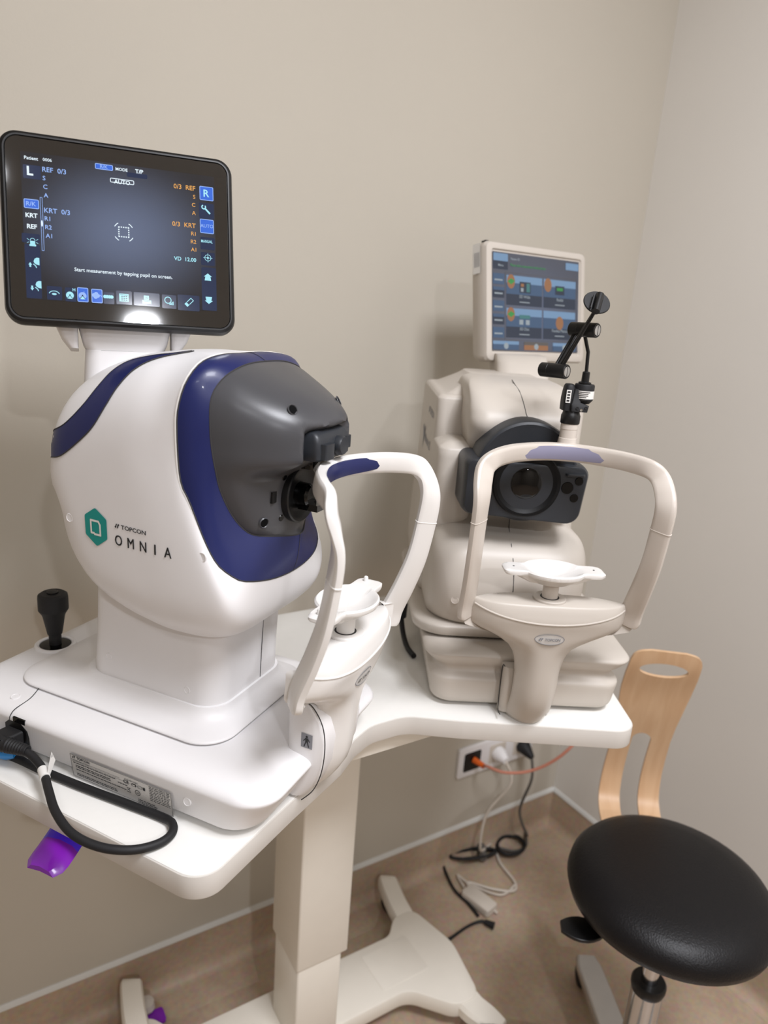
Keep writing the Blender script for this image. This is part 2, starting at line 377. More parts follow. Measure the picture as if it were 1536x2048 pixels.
build('foot_arm', foot([(.795, 1.0, .055), (.800, 1.06, .062), (.815, 1.12, .062), (.822, 1.135, .058)], .024), 'steel', tab)
build('foot_arm', foot([(.797, .84, .055), (.800, .79, .055), (.815, .760, .046), (.822, .728, .042)], .028), 'steel', tab)
build('foot_arm', foot([(.222, 1.0, .055), (.224, 1.06, .075), (.232, 1.115, .078), (.236, 1.128, .074)], .022), 'steel', tab)
build('foot_arm', foot([(.222, .90, .055), (.215, .83, .055), (.200, .76, .044), (.190, .70, .040)], .028), 'steel', tab)
build('access_cover', G().prism([tl(x, y)[:2] for x, y in rrect(.655, .765, .885, .975, .006, 3)], .0715, .0728, 0, .0005), 'steel', tab)
for (x, y, br) in ((.812, 1.105, 1), (.824, .738, 0), (.255, 1.098, 1), (.188, .712, 0)):
    g = G().lathe([(.0, -.010), (.017, -.010), (.0195, -.007), (.0195, .007), (.017, .010), (0, .010)], tl(x, y, .0195), (1, .25, 0), 24)
    c = build('caster_wheel', g, 'rubber', tab)
    g = G().lathe([(0, 0), (.011, 0), (.016, .006), (.014, .02), (0, .022)], tl(x, y, .030), (0, 0, 1), 16); build('caster_housing', g, 'cream', c)
    if br:
        g = G().prism([(tl(x, y)[0]+a, tl(x, y)[1]+b) for a, b in rrect(-.006, .028, -.040, -.008, .006, 3)], .026, .033, 0, .001); build('brake_tab', g, 'purple' if x < .5 else 'cream', c)
# purple hand lever under the near edge
g = G(); rings = []
for i in range(9):
    t = i/8; x = lerp(.102, .056, t); y = lerp(.728, .680, t); z = .800-.012*math.sin(t*PI*.5)-.004*t
    w = .0235*(1 if t < .8 else math.sqrt(max(.5, 1-((t-.8)/.26)**2)))
    d = Vector((-.78, -.62, 0)); s = Vector((.5, -.866, 0)).lerp(Vector((.62, -.78, 0)), 1)
    c = Vector(tl(x, y, z)); rings.append([c+s*w*a+Vector((0, 0, b+(-.004*(abs(a)**3)))) for a, b in ((-1, 0), (-.7, .003), (0, .004), (.7, .003), (1, 0), (.7, -.002), (0, -.002), (-.7, -.002))])
lev = build('release_lever', G().loft(rings[4:]), 'purple', tab)
build('lever_lit_part', G().loft(rings[:5]), 'purple_lit', lev)  # upper stretch of the same lever, its lit look painted on

# ------------------------------------------------------------------ chin rest assembly shared by both machines (local u = towards patient)
def chinrest(root, m_arm, m_frame, m_cup, m_pad, ink, top=0.0, pegs=True, fs=1.0, skew=(0, 0), tip=.1035, uc=.004, ue=.058):
    UB = lambda v: uc+(ue-uc)*(abs(v)/.105)**2
    SK = lambda u, v, z: Vector((u+skew[0]*v*min(1, max(0, z-.17)/.2), v, z+skew[1]*v*min(1, max(0, z-.17)/.2)))
    # Y shaped support: sections from tip to tip, then stem
    g = G(); nu, nz = 40, 34
    def half(z):      # half width of the Y at height z
        K = [(-.012, .016), (-.008, .021), (-.003, .0245), (.004, .0270), (.02, .0290), (.05, .029), (.08, .029), (.095, .031), (.107, .034), (.12, .0425), (.130, .056), (.137, .070), (.143, .084), (.148, tip-.0075), (.153, tip-.0015), (.158, tip), (.192, tip)]
        for (a, b), (c, d) in zip(K[:-1], K[1:]):
            if z <= c: return lerp(b, d, max(0, (z-a)/(c-a)))
        return K[-1][1]
    def topz(v): return .178+.010*min(1, (abs(v)/.11))**2
    prof = [(-.012, -.002), (-.008, .007), (-.004, .0125), (.004, .020), (.012, .0262), (.022, .0325), (.035, .0395), (.055, .0450), (.08, .047), (.105, .049), (.13, .052), (.15, .056), (.165, .060), (.180, .062)]
    def uf(z):
        for (a, b), (c, d) in zip(prof[:-1], prof[1:]):
            if z <= c: return lerp(b, d, max(0, (z-a)/(c-a)))
        return prof[-1][1]
    def ub(z): # back surface
        return uf(z)-lerp(.040, .050, min(1, max(0, (z-.05)/.1)))
    rings = []
    zs = [-.012, -.010, -.006, 0, .008, .02, .035, .05, .065, .08, .09, .10, .11, .12, .13, .138, .145, .151, .157, .162, .167, .172, .176, .180, .184]
    def lipz(v): return .164+.015*(abs(v)/.092)**2
    n = 36
    for z in zs:
        w = half(z); f = uf(z); b = ub(z); ring = []
        if z > .1: b = lerp(b, .0115, min(1, (z-.1)/.05))
        tf_ = min(1, max(0, (z-.12)/.03))
        for i in range(n+1):     # front, v from -w to w
            t = -1+2*i/n; v = w*t; c = (1-abs(t)**lerp(2.4, 6, tf_)); sc = .36*max(0, z-lipz(v))
            ring.append((lerp(b, f, .42+.58*c) - .014*tf_*(abs(v)/.11)**2 - sc, v, z))
        for i in range(n+1):
            t = 1-2*i/n; c = (1-abs(t)**4); ring.append((lerp(b, f, .36-.36*c)+.012*tf_*min(1, abs(w*t)/.10)**3, w*t*.995, z))
        rings.append(ring)
    for dz, k in ((.0858, .96), (.0866, .90)):
        top_ = rings[len(zs)-1]; um = [(top_[i][0]+top_[2*n+1-i][0])/2 for i in range(n+1)]; um = um+um[::-1]
        rings.append([(lerp(um[i], p[0], k), p[1]*(.7+.3*k), .1+dz) for i, p in enumerate(top_)])
    g.loft(rings, caps=False); L_ = 2*n+2; o_ = len(g.v)-L_
    for base in (0, o_): g.f += [(base+i, base+i+1, base+L_-2-i, base+L_-1-i) for i in range(n)]; g.m += [0]*n
    arm = build('chin_rest_support', g, m_arm, root, angle=40)
    def fu(v, z):
        w = half(z); b = lerp(ub(z), .0115, min(1, (z-.1)/.05)); tf_ = min(1, max(0, (z-.12)/.03)); c = 1-min(1, abs(v)/w)**lerp(2.4, 6, tf_)
        return lerp(b, uf(z), .42+.58*c)-.014*tf_*(abs(v)/.11)**2
    build('lip', G().tube([(fu(v, lipz(v))-.0004, v, lipz(v)) for v in [-.094+.188*i/30 for i in range(31)]], .0013, 8), m_arm, arm)
    # oval badge
    g = G(); u0 = uf(.141)+.0006
    P = lambda x, y, h: (u0+h+y*.15-(x/.034)**2*.001*6, x+.000, .143+y)
    pn = Panel(g, P); pn.disc(0, 0, .0185, 0, .0012, .0075, 28); 
    n = 28; a = [(.0185*math.cos(2*PI*i/n), .0075*math.sin(2*PI*i/n)) for i in range(n)]
    pn.line(a+[a[0]], .0007, 1, .0016)
    topcon_mark(pn, -.0135, -.002, .0040, 2, .0018); pn.text('TOPCON', .0035, -.0019, .0037, 2, .0018, wid=.0195, bold=.02)
    build('badge', g, ['plate', 'inkg', ink], arm, recalc=False)
    # head frame: sweep along a symmetric loop
    half_path = [(.034, .1135, .155), (.037, .114, .174), (.050, .115, .208), (.062, .1165, .246), (.069, .117, .286), (.072, .117, .316), (.069+(ue-.058)*.5, .1165, .334), (ue+.004, .1125, .349), (UB(.101), .101, .3575), (UB(.08), .080, .3603), (UB(.055), .055, .3608), (UB(.025), .025, .3610)]
    full = [Vector((u, -v*fs, z+top)) for u, v, z in half_path]+[Vector((UB(0), 0, .3610+top))]+[Vector((u, v*fs, z+top)) for u, v, z in reversed(half_path)]
    Ps = spline([SK(*p) for p in full], 8); rings = []; n = len(Ps); marks = []
    for i, p in enumerate(Ps):
        t = (Ps[min(i+1, n-1)]-Ps[max(i-1, 0)]).normalized(); D = Vector((1, 0, 0)); D = (D-t*D.dot(t)).normalized(); I = t.cross(D)
        s = abs(2*i/(n-1)-1); k = min(1, max(0, (s-.35)/.30)); k = k*k*(3-2*k)      # 0 on the brow bar, 1 on the legs
        ph = math.radians(lerp(8, 46, k)); sg = 1
        Wd = (I*-math.cos(ph)+D*math.sin(ph)); Nd = (D*math.cos(ph)+I*math.sin(ph)); dep = lerp(.0112, .0122, k); thk = lerp(.0058, .0050, k); q_ = max(0, (s-.72)/.28); dep *= 1+.22*q_; thk *= 1+.12*q_
        if s > .95: q = (s-.95)/.05; dep *= 1-.22*q*q
        ring = []
        for j in range(16):
            a = 2*PI*j/16; ca, sa = math.cos(a), math.sin(a); e = .55
            ring.append(p + Wd*dep*math.copysign(abs(ca)**e, ca) + Nd*thk*math.copysign(abs(sa)**e, sa))
        rings.append(ring)
        if abs(p.z-(.292+top)) < .006: marks.append((abs(p.z-(.292+top)), p.y > 0, p, ring))
    fr = build('head_frame', G().loft(rings), m_frame, root)
    # brow pad
    g = G(); rings = []
    for i in range(25):
        t = -1+2*i/24; v = .070*t; u = UB(v)+.0048; z = .3610+top; hh = .0088*(max(.02, 1-abs(t)**5))**.6; th = .0045*math.sqrt(max(.05, 1-abs(t)**6))
        rings.append([SK(*q) for q in ((u-.003, v, z-hh), (u+th*.7, v, z-hh*.9), (u+th, v, z-hh*.4), (u+th, v, z+hh*.4), (u+th*.7, v, z+hh*.9), (u-.003, v, z+hh))])
    build('brow_pad', g.loft(rings), m_pad, fr)
    # height marks for the eye line on the legs
    for sd in (False, True):
        mk = min((m for m in marks if m[1] == sd), key=lambda m: m[0]); p = mk[2]
        build('eye_level_mark', G().loft([[p+(q-p)*k+Vector((0, 0, dz)) for q in mk[3]] for dz, k in ((-.0006, 1.0), (-.0004, 1.06), (.0004, 1.06), (.0006, 1.0))]), m_frame, fr)
    # chin cup with two ears
    g = G(); zc = .227
    N = 180
    def outline(a):
        v, u = math.cos(a), math.sin(a)
        # superposed: central dish and the two ears
        best = 0
        for r in [i*.0005 for i in range(40, 152)]:
            x, y = v*r, u*r
            inside = (abs(x) < .063 and abs(y) < .0148 - max(0, abs(x)-.058)*.8) or ((x/.040)**2+(y/.033)**2 < 1)
            if inside: best = r
        return best
    R = [outline(2*PI*i/N) for i in range(N)]; R = [(R[i-1]+2*R[i]+R[(i+1) % N])/4 for i in range(N)]
    def dish(x, y):
        q = (x/.0365)**2+(y/.0300)**2; return (-.0115*(1-q)**.8) if q < 1 else 0.0
    top_r, bot_r = [], []
    for k in [0.02, .2, .4, .55, .7, .82, .9, .95, .985, 1.0]:
        top_r.append([(.030+math.sin(2*PI*i/N)*R[i]*k, math.cos(2*PI*i/N)*R[i]*k, zc+dish(math.cos(2*PI*i/N)*R[i]*k, math.sin(2*PI*i/N)*R[i]*k)+(.0006 if k < .97 else -.0012*(k-.97)/.03)) for i in range(N)])
    for k, d in ((1.0, -.004), (.97, -.0062), (.8, -.0072), (.5, -.0135), (.2, -.0145), (.02, -.0145)):
        bot_r.append([(.030+math.sin(2*PI*i/N)*R[i]*k, math.cos(2*PI*i/N)*R[i]*k, zc+min(d, d-.006*(1-min(1, (math.cos(2*PI*i/N)*R[i]*k/.045)**2+(math.sin(2*PI*i/N)*R[i]*k/.03)**2)) if k < .9 else d)) for i in range(N)])
    cup = build('chin_cup', g.loft(top_r+bot_r), m_cup, root)
    for s in (-1, 1):
        if pegs: build('peg', G().lathe([(.0026, -.002), (.0026, .004), (.0018, .0055), (.0, .006)], (.026, s*.053, zc+.0006), n=14), m_cup, cup)
        else: build('pin_hole', G().lathe([(0, 0), (.0013, 0), (.0013, .0002), (0, .0002)], (.030, s*.050, zc+.0007), n=12), 'grey2', cup)
    build('cup_post', G().lathe([(.0098, .150), (.0098, zc-.015), (.009, zc-.0135), (0, zc-.0135)], (.030, 0, 0), n=28), m_frame, root)
    build('post_collar', G().lathe([(.0115, .1868), (.0205, .1868), (.0205, .1888), (.0195, .1896), (.0115, .1896)], (.030, 0, 0), n=32), m_arm, arm)
    build('post_gap', G().lathe([(.0100, .1880), (.0118, .1880), (.0118, .1899), (.0100, .1899)], (.030, 0, 0), n=32), 'seam', arm)
    return arm

# ------------------------------------------------------------------ machine A: refractometer (near, left)
A = thing('auto_refractometer', 'white and navy eye refractometer with a dark grey nose, topped by a black tablet', 'eye exam machine', (.340, .633, TZ), -56)
# base housing
def fy(v, k=1): return v
spec = [(.0060, -.405, -.012, -.122, .122, .03), (.0065, -.412, -.006, -.128, .128, .033), (.012, -.418, .002, -.133, .133, .035), (.028, -.421, .010, -.136, .136, .037), (.044, -.422, .020, -.139, .139, .038), (.050, -.422, .022, -.139, .139, .038), (.055, -.418, .017, -.135, .135, .037), (.0585, -.410, .005, -.126, .126, .034), (.0600, -.398, -.012, -.113, .113, .03), (.0605, -.38, -.05, -.09, .09, .03)]
baseA = build('base_housing', G().stack(spec, n=10, sub=3), 'white', A, angle=50)
for (x, y) in ((-.37, -.10), (-.37, .10), (-.05, -.10), (-.05, .10)):
    build('rubber_foot', G().lathe([(.012, 0), (.012, .0065), (0, .0065), (0, 0)], (x, y, 0.0), n=16), 'rubber', baseA)
# raised edges of the rear joystick deck
g = G().tube([(-.315, -.1395, .046), (-.314, -.139, .051), (-.3125, -.133, .0572), (-.3125, -.112, .0604), (-.3255, -.085, .0610)], .0005, 6, smooth=6); build('panel_seam', g, 'seam', baseA)
# recessed connector panel, drawn as a step in the side
g = G()
P = lambda x, y, h: (x, -.1375-h-(y-.028)*.12, y)
pn = Panel(g, P)
pn.rect(-.226, .0025, -.088, .0335, 0, .0006, .0006); pn.frame(-.2255, .0030, -.0885, .0330, .0004, 1, .0009)
topcon_mark(pn, -.2225, .0283, .0034, 1, .0010); pn.text('TOPCON', -.2165, .0284, .0032, 1, .0010, 'L', .03, wid=.0185)
pn.line([(-.2255, .0265), (-.1565, .0265)], .0003, 1, .0010)
pn.line([(-.2245, .0245), (-.125, .0245)], .00025, 1, .0010)
pn.text('AUTO KERATO-REFRACTO-TONOMETER', -.2225, .0253, .0009, 1, .0010, 'L', .02)
pn.text('AC100-240V 50-60Hz', -.150, .0278, .0014, 1, .0010, 'L', .02)
rn = random.Random(3)
for (x0, y0, w, n) in ((-.2225, .0222, .060, 1), (-.2195, .0190, .055, 2), (-.2195, .0135, .070, 1), (-.2195, .0080, .060, 2), (-.160, .0195, .012, 1), (-.134, .0072, .024, 3)):
    for k in range(n):
        x = x0; yy = y0-k*.0021
        while x < x0+w*(1-.12*rn.random()):
            l = .0012+rn.random()*.0045; pn.rect(x, yy, x+l, yy+.0010, 1, .0010); x += l+.0007
pn.text('CE', -.148, .0228, .0042, 1, .0010, 'C', .02); pn.rect(-.1405, .0228, -.1345, .0262, 1, .0010); pn.rect(-.1395, .0238, -.1355, .0252, 0, .0012)
pn.frame(-.1325, .0226, -.1265, .0264, .0004, 1, .0010); pn.rect(-.1255, .0226, -.1225, .0264, 1, .0010)
pn.line([(-.1475, .0175), (-.1435, .0140)], .0005, 1, .0010); pn.line([(-.1435, .0175), (-.1475, .0140)], .0005, 1, .0010); pn.line([(-.1480, .0178), (-.1430, .0178)], .0005, 1, .0010); pn.rect(-.1480, .0122, -.1430, .0130, 1, .0010)
pn.arc(-.1335, .0158, .0032, 0, 360, .0007, 1, .0010); pn.text('US', -.1335, .0146, .0022, 1, .0010, 'C', .02)
for k in range(9):
    x = -.117; yy = .0306-k*.0022
    while x < -.0915:
        l = .0015+rn.random()*.005; l = min(l, -.0905-x); pn.rect(x, yy, x+l, yy+.0008, 1, .0010); x += l+.0009
build('rating_label', g, ['plate', 'ink'], baseA, recalc=False)
# power inlet + small socket
g = G(); rings = []
oct_ = [(-.323, .010), (-.323, .040), (-.316, .046), (-.298, .046), (-.290, .038), (-.290, .010)]
g.add([(x, -.1392, z) for x, z in oct_]+[(x, -.1360, z) for x, z in oct_], [tuple(range(6)), tuple(range(11, 5, -1))]+[(i, (i+1) % 6, 6+(i+1) % 6, 6+i) for i in range(6)]); build('power_inlet', g, 'black', baseA)
build('data_socket', G().box((-.309, -.1400, .0462), (-.291, -.136, .0520)), 'gloss', baseA)
def screwcap(root, p, nrm, r=.0048, m='white'):
    n = Vector(nrm).normalized(); g = G().lathe([(0, -.001), (r, -.001), (r, .0004), (r*.86, .0007), (r*.80, .0003), (0, .0003)], p, n, 24)
    return build('screw_cap', g, m, root)
screwcap(baseA, (-.069, -.1372, .030), (0, -1, .05)); screwcap(baseA, (-.330, -.118, .0598), (0, -.05, 1), .0055)
# carriage skirt, pedestal
sk = build('carriage_skirt', G().stack([(.0612, -.362, -.070, -.092, .102, .035), (.0625, -.365, -.067, -.0955, .105, .038), (.0645, -.366, -.066, -.0960, .106, .038), (.0665, -.363, -.068, -.0935, .103, .037), (.0700, -.35, -.074, -.085, .095, .036), (.0740, -.325, -.081, -.076, .088, .035), (.0800, -.300, -.086, -.070, .083, .033), (.0870, -.285, -.088, -.066, .080, .030)], n=10, sub=4), 'white', A, angle=60)
build('skirt_gap', G().stack([(.0598, -.360, -.073, -.088, .098, .035), (.0615, -.360, -.073, -.088, .098, .035)], n=10, smooth=False), 'seam', sk)
ped = build('pedestal', G().stack([(.078, -.279, -.0905, -.0635, .0785, .030), (.10, -.277, -.0905, -.0635, .0785, .030), (.16, -.272, -.088, -.063, .078, .030), (.235, -.268, -.080, -.063, .078, .030)], n=10, sub=2), 'white', A, angle=60)
build('panel_seam', G().tube([(-.0905+.0015*0, .024, .088), (-.0880, .024, .16), (-.0860, .024, .18)], .0004, 6), 'seam', ped)
screwcap(ped, (-.128, -.0633, .102), (0, -1, 0), .0042); screwcap(ped, (-.240, -.0633, .112), (0, -1, 0), .0042)
# joystick
g = G().lathe([(.026, .0595), (.0255, .0620), (.0225, .0632), (.0200, .0622), (.0195, .0600)], (-.392, -.004, 0), n=36); build('joystick_ring', g, 'white', baseA)
g = G().lathe([(0, .0600), (.0195, .0600), (.0195, .0612), (.012, .0625), (0, .0625)], (-.392, -.004, 0), n=28); build('joystick_well', g, 'gloss', baseA)
joy = build('joystick', G().lathe([(.0078, .060), (.0078, .076), (.0092, .077), (.0138, .103), (.0150, .106), (.0186, .112), (.0186, .128), (.0180, .132), (.0145, .1345), (0, .1345)], (-.392, -.004, 0), n=36), 'rubber', baseA, angle=28)
build('trigger_button', G().lathe([(0, .134), (.0072, .134), (.0072, .1362), (.006, .137), (0, .137)], (-.392, -.004, 0), n=24), 'black', joy)

# head: closed half curves (top centre -> bottom centre on the near side), mirrored
def resample(P, n):
    P = [Vector(p) for p in P]; L = [0]
    for a, b in zip(P[:-1], P[1:]): L.append(L[-1]+(b-a).length)
    out = []; j = 0
    for i in range(n):
        t = L[-1]*i/(n-1)
        while j < len(L)-2 and L[j+1] < t: j += 1
        out.append(P[j].lerp(P[j+1], (t-L[j])/max(1e-9, L[j+1]-L[j])))
    return out
NH = 49
def ringcurve(pts, k=8):
    P = [Vector((p[0], -abs(p[1]), p[2])) for p in pts]
    a = [Vector((P[1].x, -P[1].y, P[1].z))]+P+[Vector((P[-2].x, -P[-2].y, P[-2].z))]
    S = []
    for i in range(1, len(a)-2):
        for j in range(k): S.append(cr(a[i-1], a[i], a[i+1], a[i+2], j/k))
    S.append(P[-1]); H = resample(S, NH)
    return H+[Vector((p.x, -p.y, p.z)) for p in H[-2:0:-1]]
C2 = ringcurve([(-.078,0,.461),(-.077,.035,.4595),(-.077,.065,.452),(-.080,.080,.440),(-.081,.0865,.427),(-.080,.0885,.408),(-.079,.088,.389),(-.076,.086,.366),(-.074,.080,.342),(-.068,.070,.317),(-.061,.060,.301),(-.054,.050,.293),(-.042,.030,.289),(-.030,0,.286)])
C1 = ringcurve([(-.108,0,.466),(-.104,.040,.466),(-.099,.076,.461),(-.101,.094,.446),(-.105,.100,.427),(-.107,.102,.404),(-.104,.1015,.353),(-.094,.100,.331),(-.078,.097,.293),(-.067,.093,.272),(-.057,.086,.261),(-.050,.076,.253),(-.042,.055,.248),(-.038,.030,.2445),(-.037,0,.243)])
def section(ut, zt, us, V, zs, ub, zb, n=3.0):
    top = []
    for i in range(10):
        a = PI/2*i/9; top.append((lerp(ut, us, math.sin(a)**2), V*math.sin(a)**(2/n), zs+(zt-zs)*max(0, math.cos(a))**(2/n)))
    bot = [(lerp(us, ub, .55), V*.99, zb+.075), (lerp(us, ub, .8), V*.965, zb+.042), (lerp(us, ub, .92), V*.89, zb+.022), (lerp(us, ub, 1), V*.70, zb+.006), (ub, V*.4, zb), (ub, 0, zb)]
    return ringcurve(top+bot, 6)
secs = [C1, section(-.135, .4665, -.128, .1045, .37, -.046, .204), section(-.165, .465, -.160, .1065, .36, -.072, .180), section(-.200, .459, -.196, .106, .35, -.125, .1715), section(-.235, .447, -.232, .105, .34, -.180, .178),
        section(-.258, .433, -.258, .1035, .33, -.222, .192), section(-.272, .416, -.273, .099, .325, -.250, .212), section(-.280, .398, -.282, .090, .32, -.268, .232), section(-.285, .37, -.287, .070, .32, -.279, .258, 2.6)]
rings = []
for i in range(len(secs)-1):
    q = [secs[max(i-1, 0)], secs[i], secs[i+1], secs[min(i+2, len(secs)-1)]]
    for j in range(6): rings.append([cr(q[0][k], q[1][k], q[2][k], q[3][k], j/6) for k in range(len(C1))])
rings.append(secs[-1])
cb = Vector((-.286, 0, .315)); last = secs[-1]
for k in (.7, .4, .1): rings.append([cb.lerp(p, k) for p in last])
rings = [[C1[k]+(C2[k]-C1[k])*.0+Vector((-.002, 0, 0))*0 for k in range(len(C1))]]+rings[1:]
g = G().loft(rings, caps=False)
bodyA = build('body_shell', g, 'white', A, angle=60)
bvh = BVHTree.FromPolygons([tuple(v.co) for v in bodyA.data.vertices], [tuple(p.vertices) for p in bodyA.data.polygons])
# ring between C1 and C2, gently convex
rg = []
for j in range(9):
    t = j/8; rg.append([C1[k].lerp(C2[k], t)+(C1[k]-Vector((-.1, 0, .35))).normalized()*.004*math.sin(PI*t)*0.9 for k in range(len(C1))])
inner = [[p+Vector((-.008, 0, 0)) for p in C2]]
g = G().loft(rg+inner, caps=False); ringA = build('accent_ring', g, 'blue', A, angle=60)
build('ring_seam', G().tube(C1, .00075, 6, cyclic=True), 'seam', ringA); build('ring_seam', G().tube(C2, .00065, 6, cyclic=True), 'seam', ringA)
edge = [p+(p-Vector((-.1, 0, .35))).normalized()*.0002+Vector((-.0016, 0, 0)) for p in C1]
build('shell_lip', G().tube(edge, .0010, 6, cyclic=True), 'white2', bodyA)
for kk in (0, NH-1):
    build('ring_joint', G().tube([rg[j][kk]+(rg[j][kk]-Vector((-.1, 0, .35))).normalized()*.0001 for j in range(9)], .0004, 6), 'seam', ringA)
# nose
ctr = Vector((0, 0, .372)); lensC = Vector((-.030, -.0, .330))
def nose_u(v, z):
    # forehead dome above, recessed face below
    up = .011-17.0*max(0, z-.398)**2-4.5*v*v
    box_ = max(0, 1-(abs(v)/.047)**6)*max(0, min(1, (.408-z)/.007)); up -= .016*box_
    lo = -.034-1.2*v*v-.35*max(0, .30-z)
    k = min(1, max(0, (z-.350)/.026)); k = k*k*(3-2*k)
    return lerp(lo, up, k)
rings = []; K = 26
for i in range(K+1):
    r = 1-i/K*.995; ring = []
    for p in C2:
        v = p.y*r; z = ctr.z+(p.z-ctr.z)*r
        w = 1-r**2.6 if r < 1 else 0; w = (1-r**4)**.55
        ring.append((lerp(p.x-.001, nose_u(v, z), min(1, w)), v*1.0, z))
    rings.append(ring)
g = G().loft(rings, caps=False); noseA = build('nose_cover', g, 'grey', A, angle=70)
nb = BVHTree.FromPolygons([tuple(v.co) for v in noseA.data.vertices], [tuple(p.vertices) for p in noseA.data.polygons])
def on_nose(v, z):
    h = nb.ray_cast(Vector((.2, v, z)), Vector((-1, 0, 0))); return (h[0], h[1] if h[1].x > 0 else -h[1]) if h[0] else (Vector((-.03, v, z)), Vector((1, 0, 0)))
for (v, z) in ((-.046, .4235), (.046, .4235), (-.048, .3075), (.048, .3075)):
    p, n = on_nose(v, z); n2 = (n*2+Vector((1, 0, 0))).normalized(); p = p+n2*.0005
    h = build('screw_recess', G().lathe([(0, .0005), (.0045, .0005), (.0045, -.001), (0, -.001)], p, n2, 20), ['hole'], noseA)  # flat black disc: the hole's shade is put into the colour
    build('recess_rim', G().lathe([(.0044, .0004), (.0050, .0011), (.0058, .0002), (.0044, .0001), (.0044, .0004)], p, n2, 20, 0, False), 'grey', noseA)
# lens opening
g = G().lathe([(.0305, -.006), (.0305, .0012), (.0290, .0024), (.0275, .0012), (.0250, -.0005), (.0180, -.0022), (.0, -.0022)], lensC+Vector((-.0005, 0, 0)), (1, 0, 0), 40); lensA = build('lens_ring', g, 'black', A)
g = G().lathe([(.0125, -.003), (.0120, .010), (.0100, .0125), (.0, .0125)], lensC, (1, 0, 0), 28); build('nozzle', g, 'gloss', lensA)
build('nozzle_guard', G().box((-.031, -.0055, .3145), (-.008, .0180, .3215)), 'gloss', lensA)
for a in (38, 142, 218, 322):
    q = lensC+Vector((.000, math.cos(math.radians(a))*.0345, math.sin(math.radians(a))*.0345)); p, n = on_nose(q.y, q.z)
    build('lamp_window', G().lathe([(0, .0008), (.0030, .0008), (.0038, -.0004), (0, -.0004)], p, n, 16), 'gloss', lensA)
p, n = on_nose(-.0405, .333); build('lamp_window', G().box((p.x-.002, -.0445, .3275), (p.x+.0012, -.0370, .3390)), 'black', lensA)
# measuring arm block above the lens
g = G().stack([(.3740, -.020, .004, -.034, .026, .006), (.3770, -.020, .0085, -.037, .029, .006), (.3930, -.022, .0080, -.037, .029, .006), (.4010, -.024, .0035, -.035, .027, .005), (.4035, -.024, -.002, -.031, .023, .004)], n=5, sub=2)
blk = build('camera_block', g, 'grey2', A, angle=35)
build('camera_window', G().lathe([(.0098, -.002), (.0098, .004), (.0085, .0062), (0, .0065)], (.0090, .002, .3865), (1, 0, .05), 24), 'grey2', blk)
build('camera_tab', G().stack([(.3770, -.004, .0145, -.0330, -.0160, .002), (.3920, -.004, .0145, -.0330, -.0160, .002)], n=3, smooth=False), 'grey2', blk)
build('camera_tab', G().stack([(.3810, -.010, .0090, .018, .0300, .002), (.3935, -.010, .0090, .018, .0300, .002)], n=3, smooth=False), 'grey2', blk)
build('lower_block', G().stack([(.3600, -.036, -.012, -.013, .013, .004), (.3790, -.024, -.006, -.015, .015, .004)], n=4, smooth=False), 'gloss', blk)
build('hex_screw', G().lathe([(0, 0), (.0032, 0), (.0032, .0014), (.0018, .0014), (.0016, .0006), (0, .0006)], (-.014, -.0135, .368), (.7, -.7, 0), 12), 'grey', blk)
build('side_slot', G().box((-.022, -.054, .3800), (-.0095, -.0375, .3930)), 'grey2', noseA)
# decals conformed to the shell, projected sideways
def P_side(x, y, h):
    r = bvh.ray_cast(Vector((x, -.3, y)), Vector((0, 1, 0)))
    return (x, (r[0].y if r[0] else -.104)-h, y)
g = G(); pn = Panel(g, P_side)
hexo = [(-.2085, .3065), (-.1935, .2965), (-.1935, .2755), (-.2085, .2650), (-.2235, .2755), (-.2235, .2965)]
hexo = round_poly([(x, y, .003) for x, y in hexo], 3)
ctrp = (-.2085, .2858)
g.add([P_side(x, y, .0007) for x, y in [ctrp]+hexo], [(0, i+1, (i+1) % len(hexo)+1) for i in range(len(hexo))], 0)
for seg in ([(-.2150, .2925), (-.2150, .2790), (-.2110, .2790)], [(-.2150, .2925), (-.2045, .2925), (-.2030, .2900)], [(-.2025, .2895), (-.2025, .2780), (-.2105, .2780)]):
    pn.line(seg, .0022, 1, .0010)
build('hexagon_emblem', g, ['teal', 'white2'], bodyA, recalc=False)
g = G(); pn = Panel(g, P_side); topcon_mark(pn, -.1825, .2905, .0045, 0, .0006); pn.text('TOPCON', -.1745, .2905, .0043, 0, .0006, 'L', .02, wid=.032)
build('maker_logo', g, ['ink'], bodyA, recalc=False)
g = G(); pn = Panel(g, P_side)
for ch, x in zip('OMNIA', (-.1785, -.1625, -.1465, -.1315, -.1160)):
    for dx in (-.00028, .00028): pn.text(ch, x+dx, .2722, .0110, 0, .0006+dx*.2, 'C', 0.0, sx=.80 if ch in 'OMNA' else 1)
build('model_lettering', g, ['ink'], bodyA, recalc=False)
for (x, z) in ((-.078, .280), (-.247, .288)):
    p = P_side(x, z, 0); screwcap(bodyA, p, (0, -1, 0), .0048)
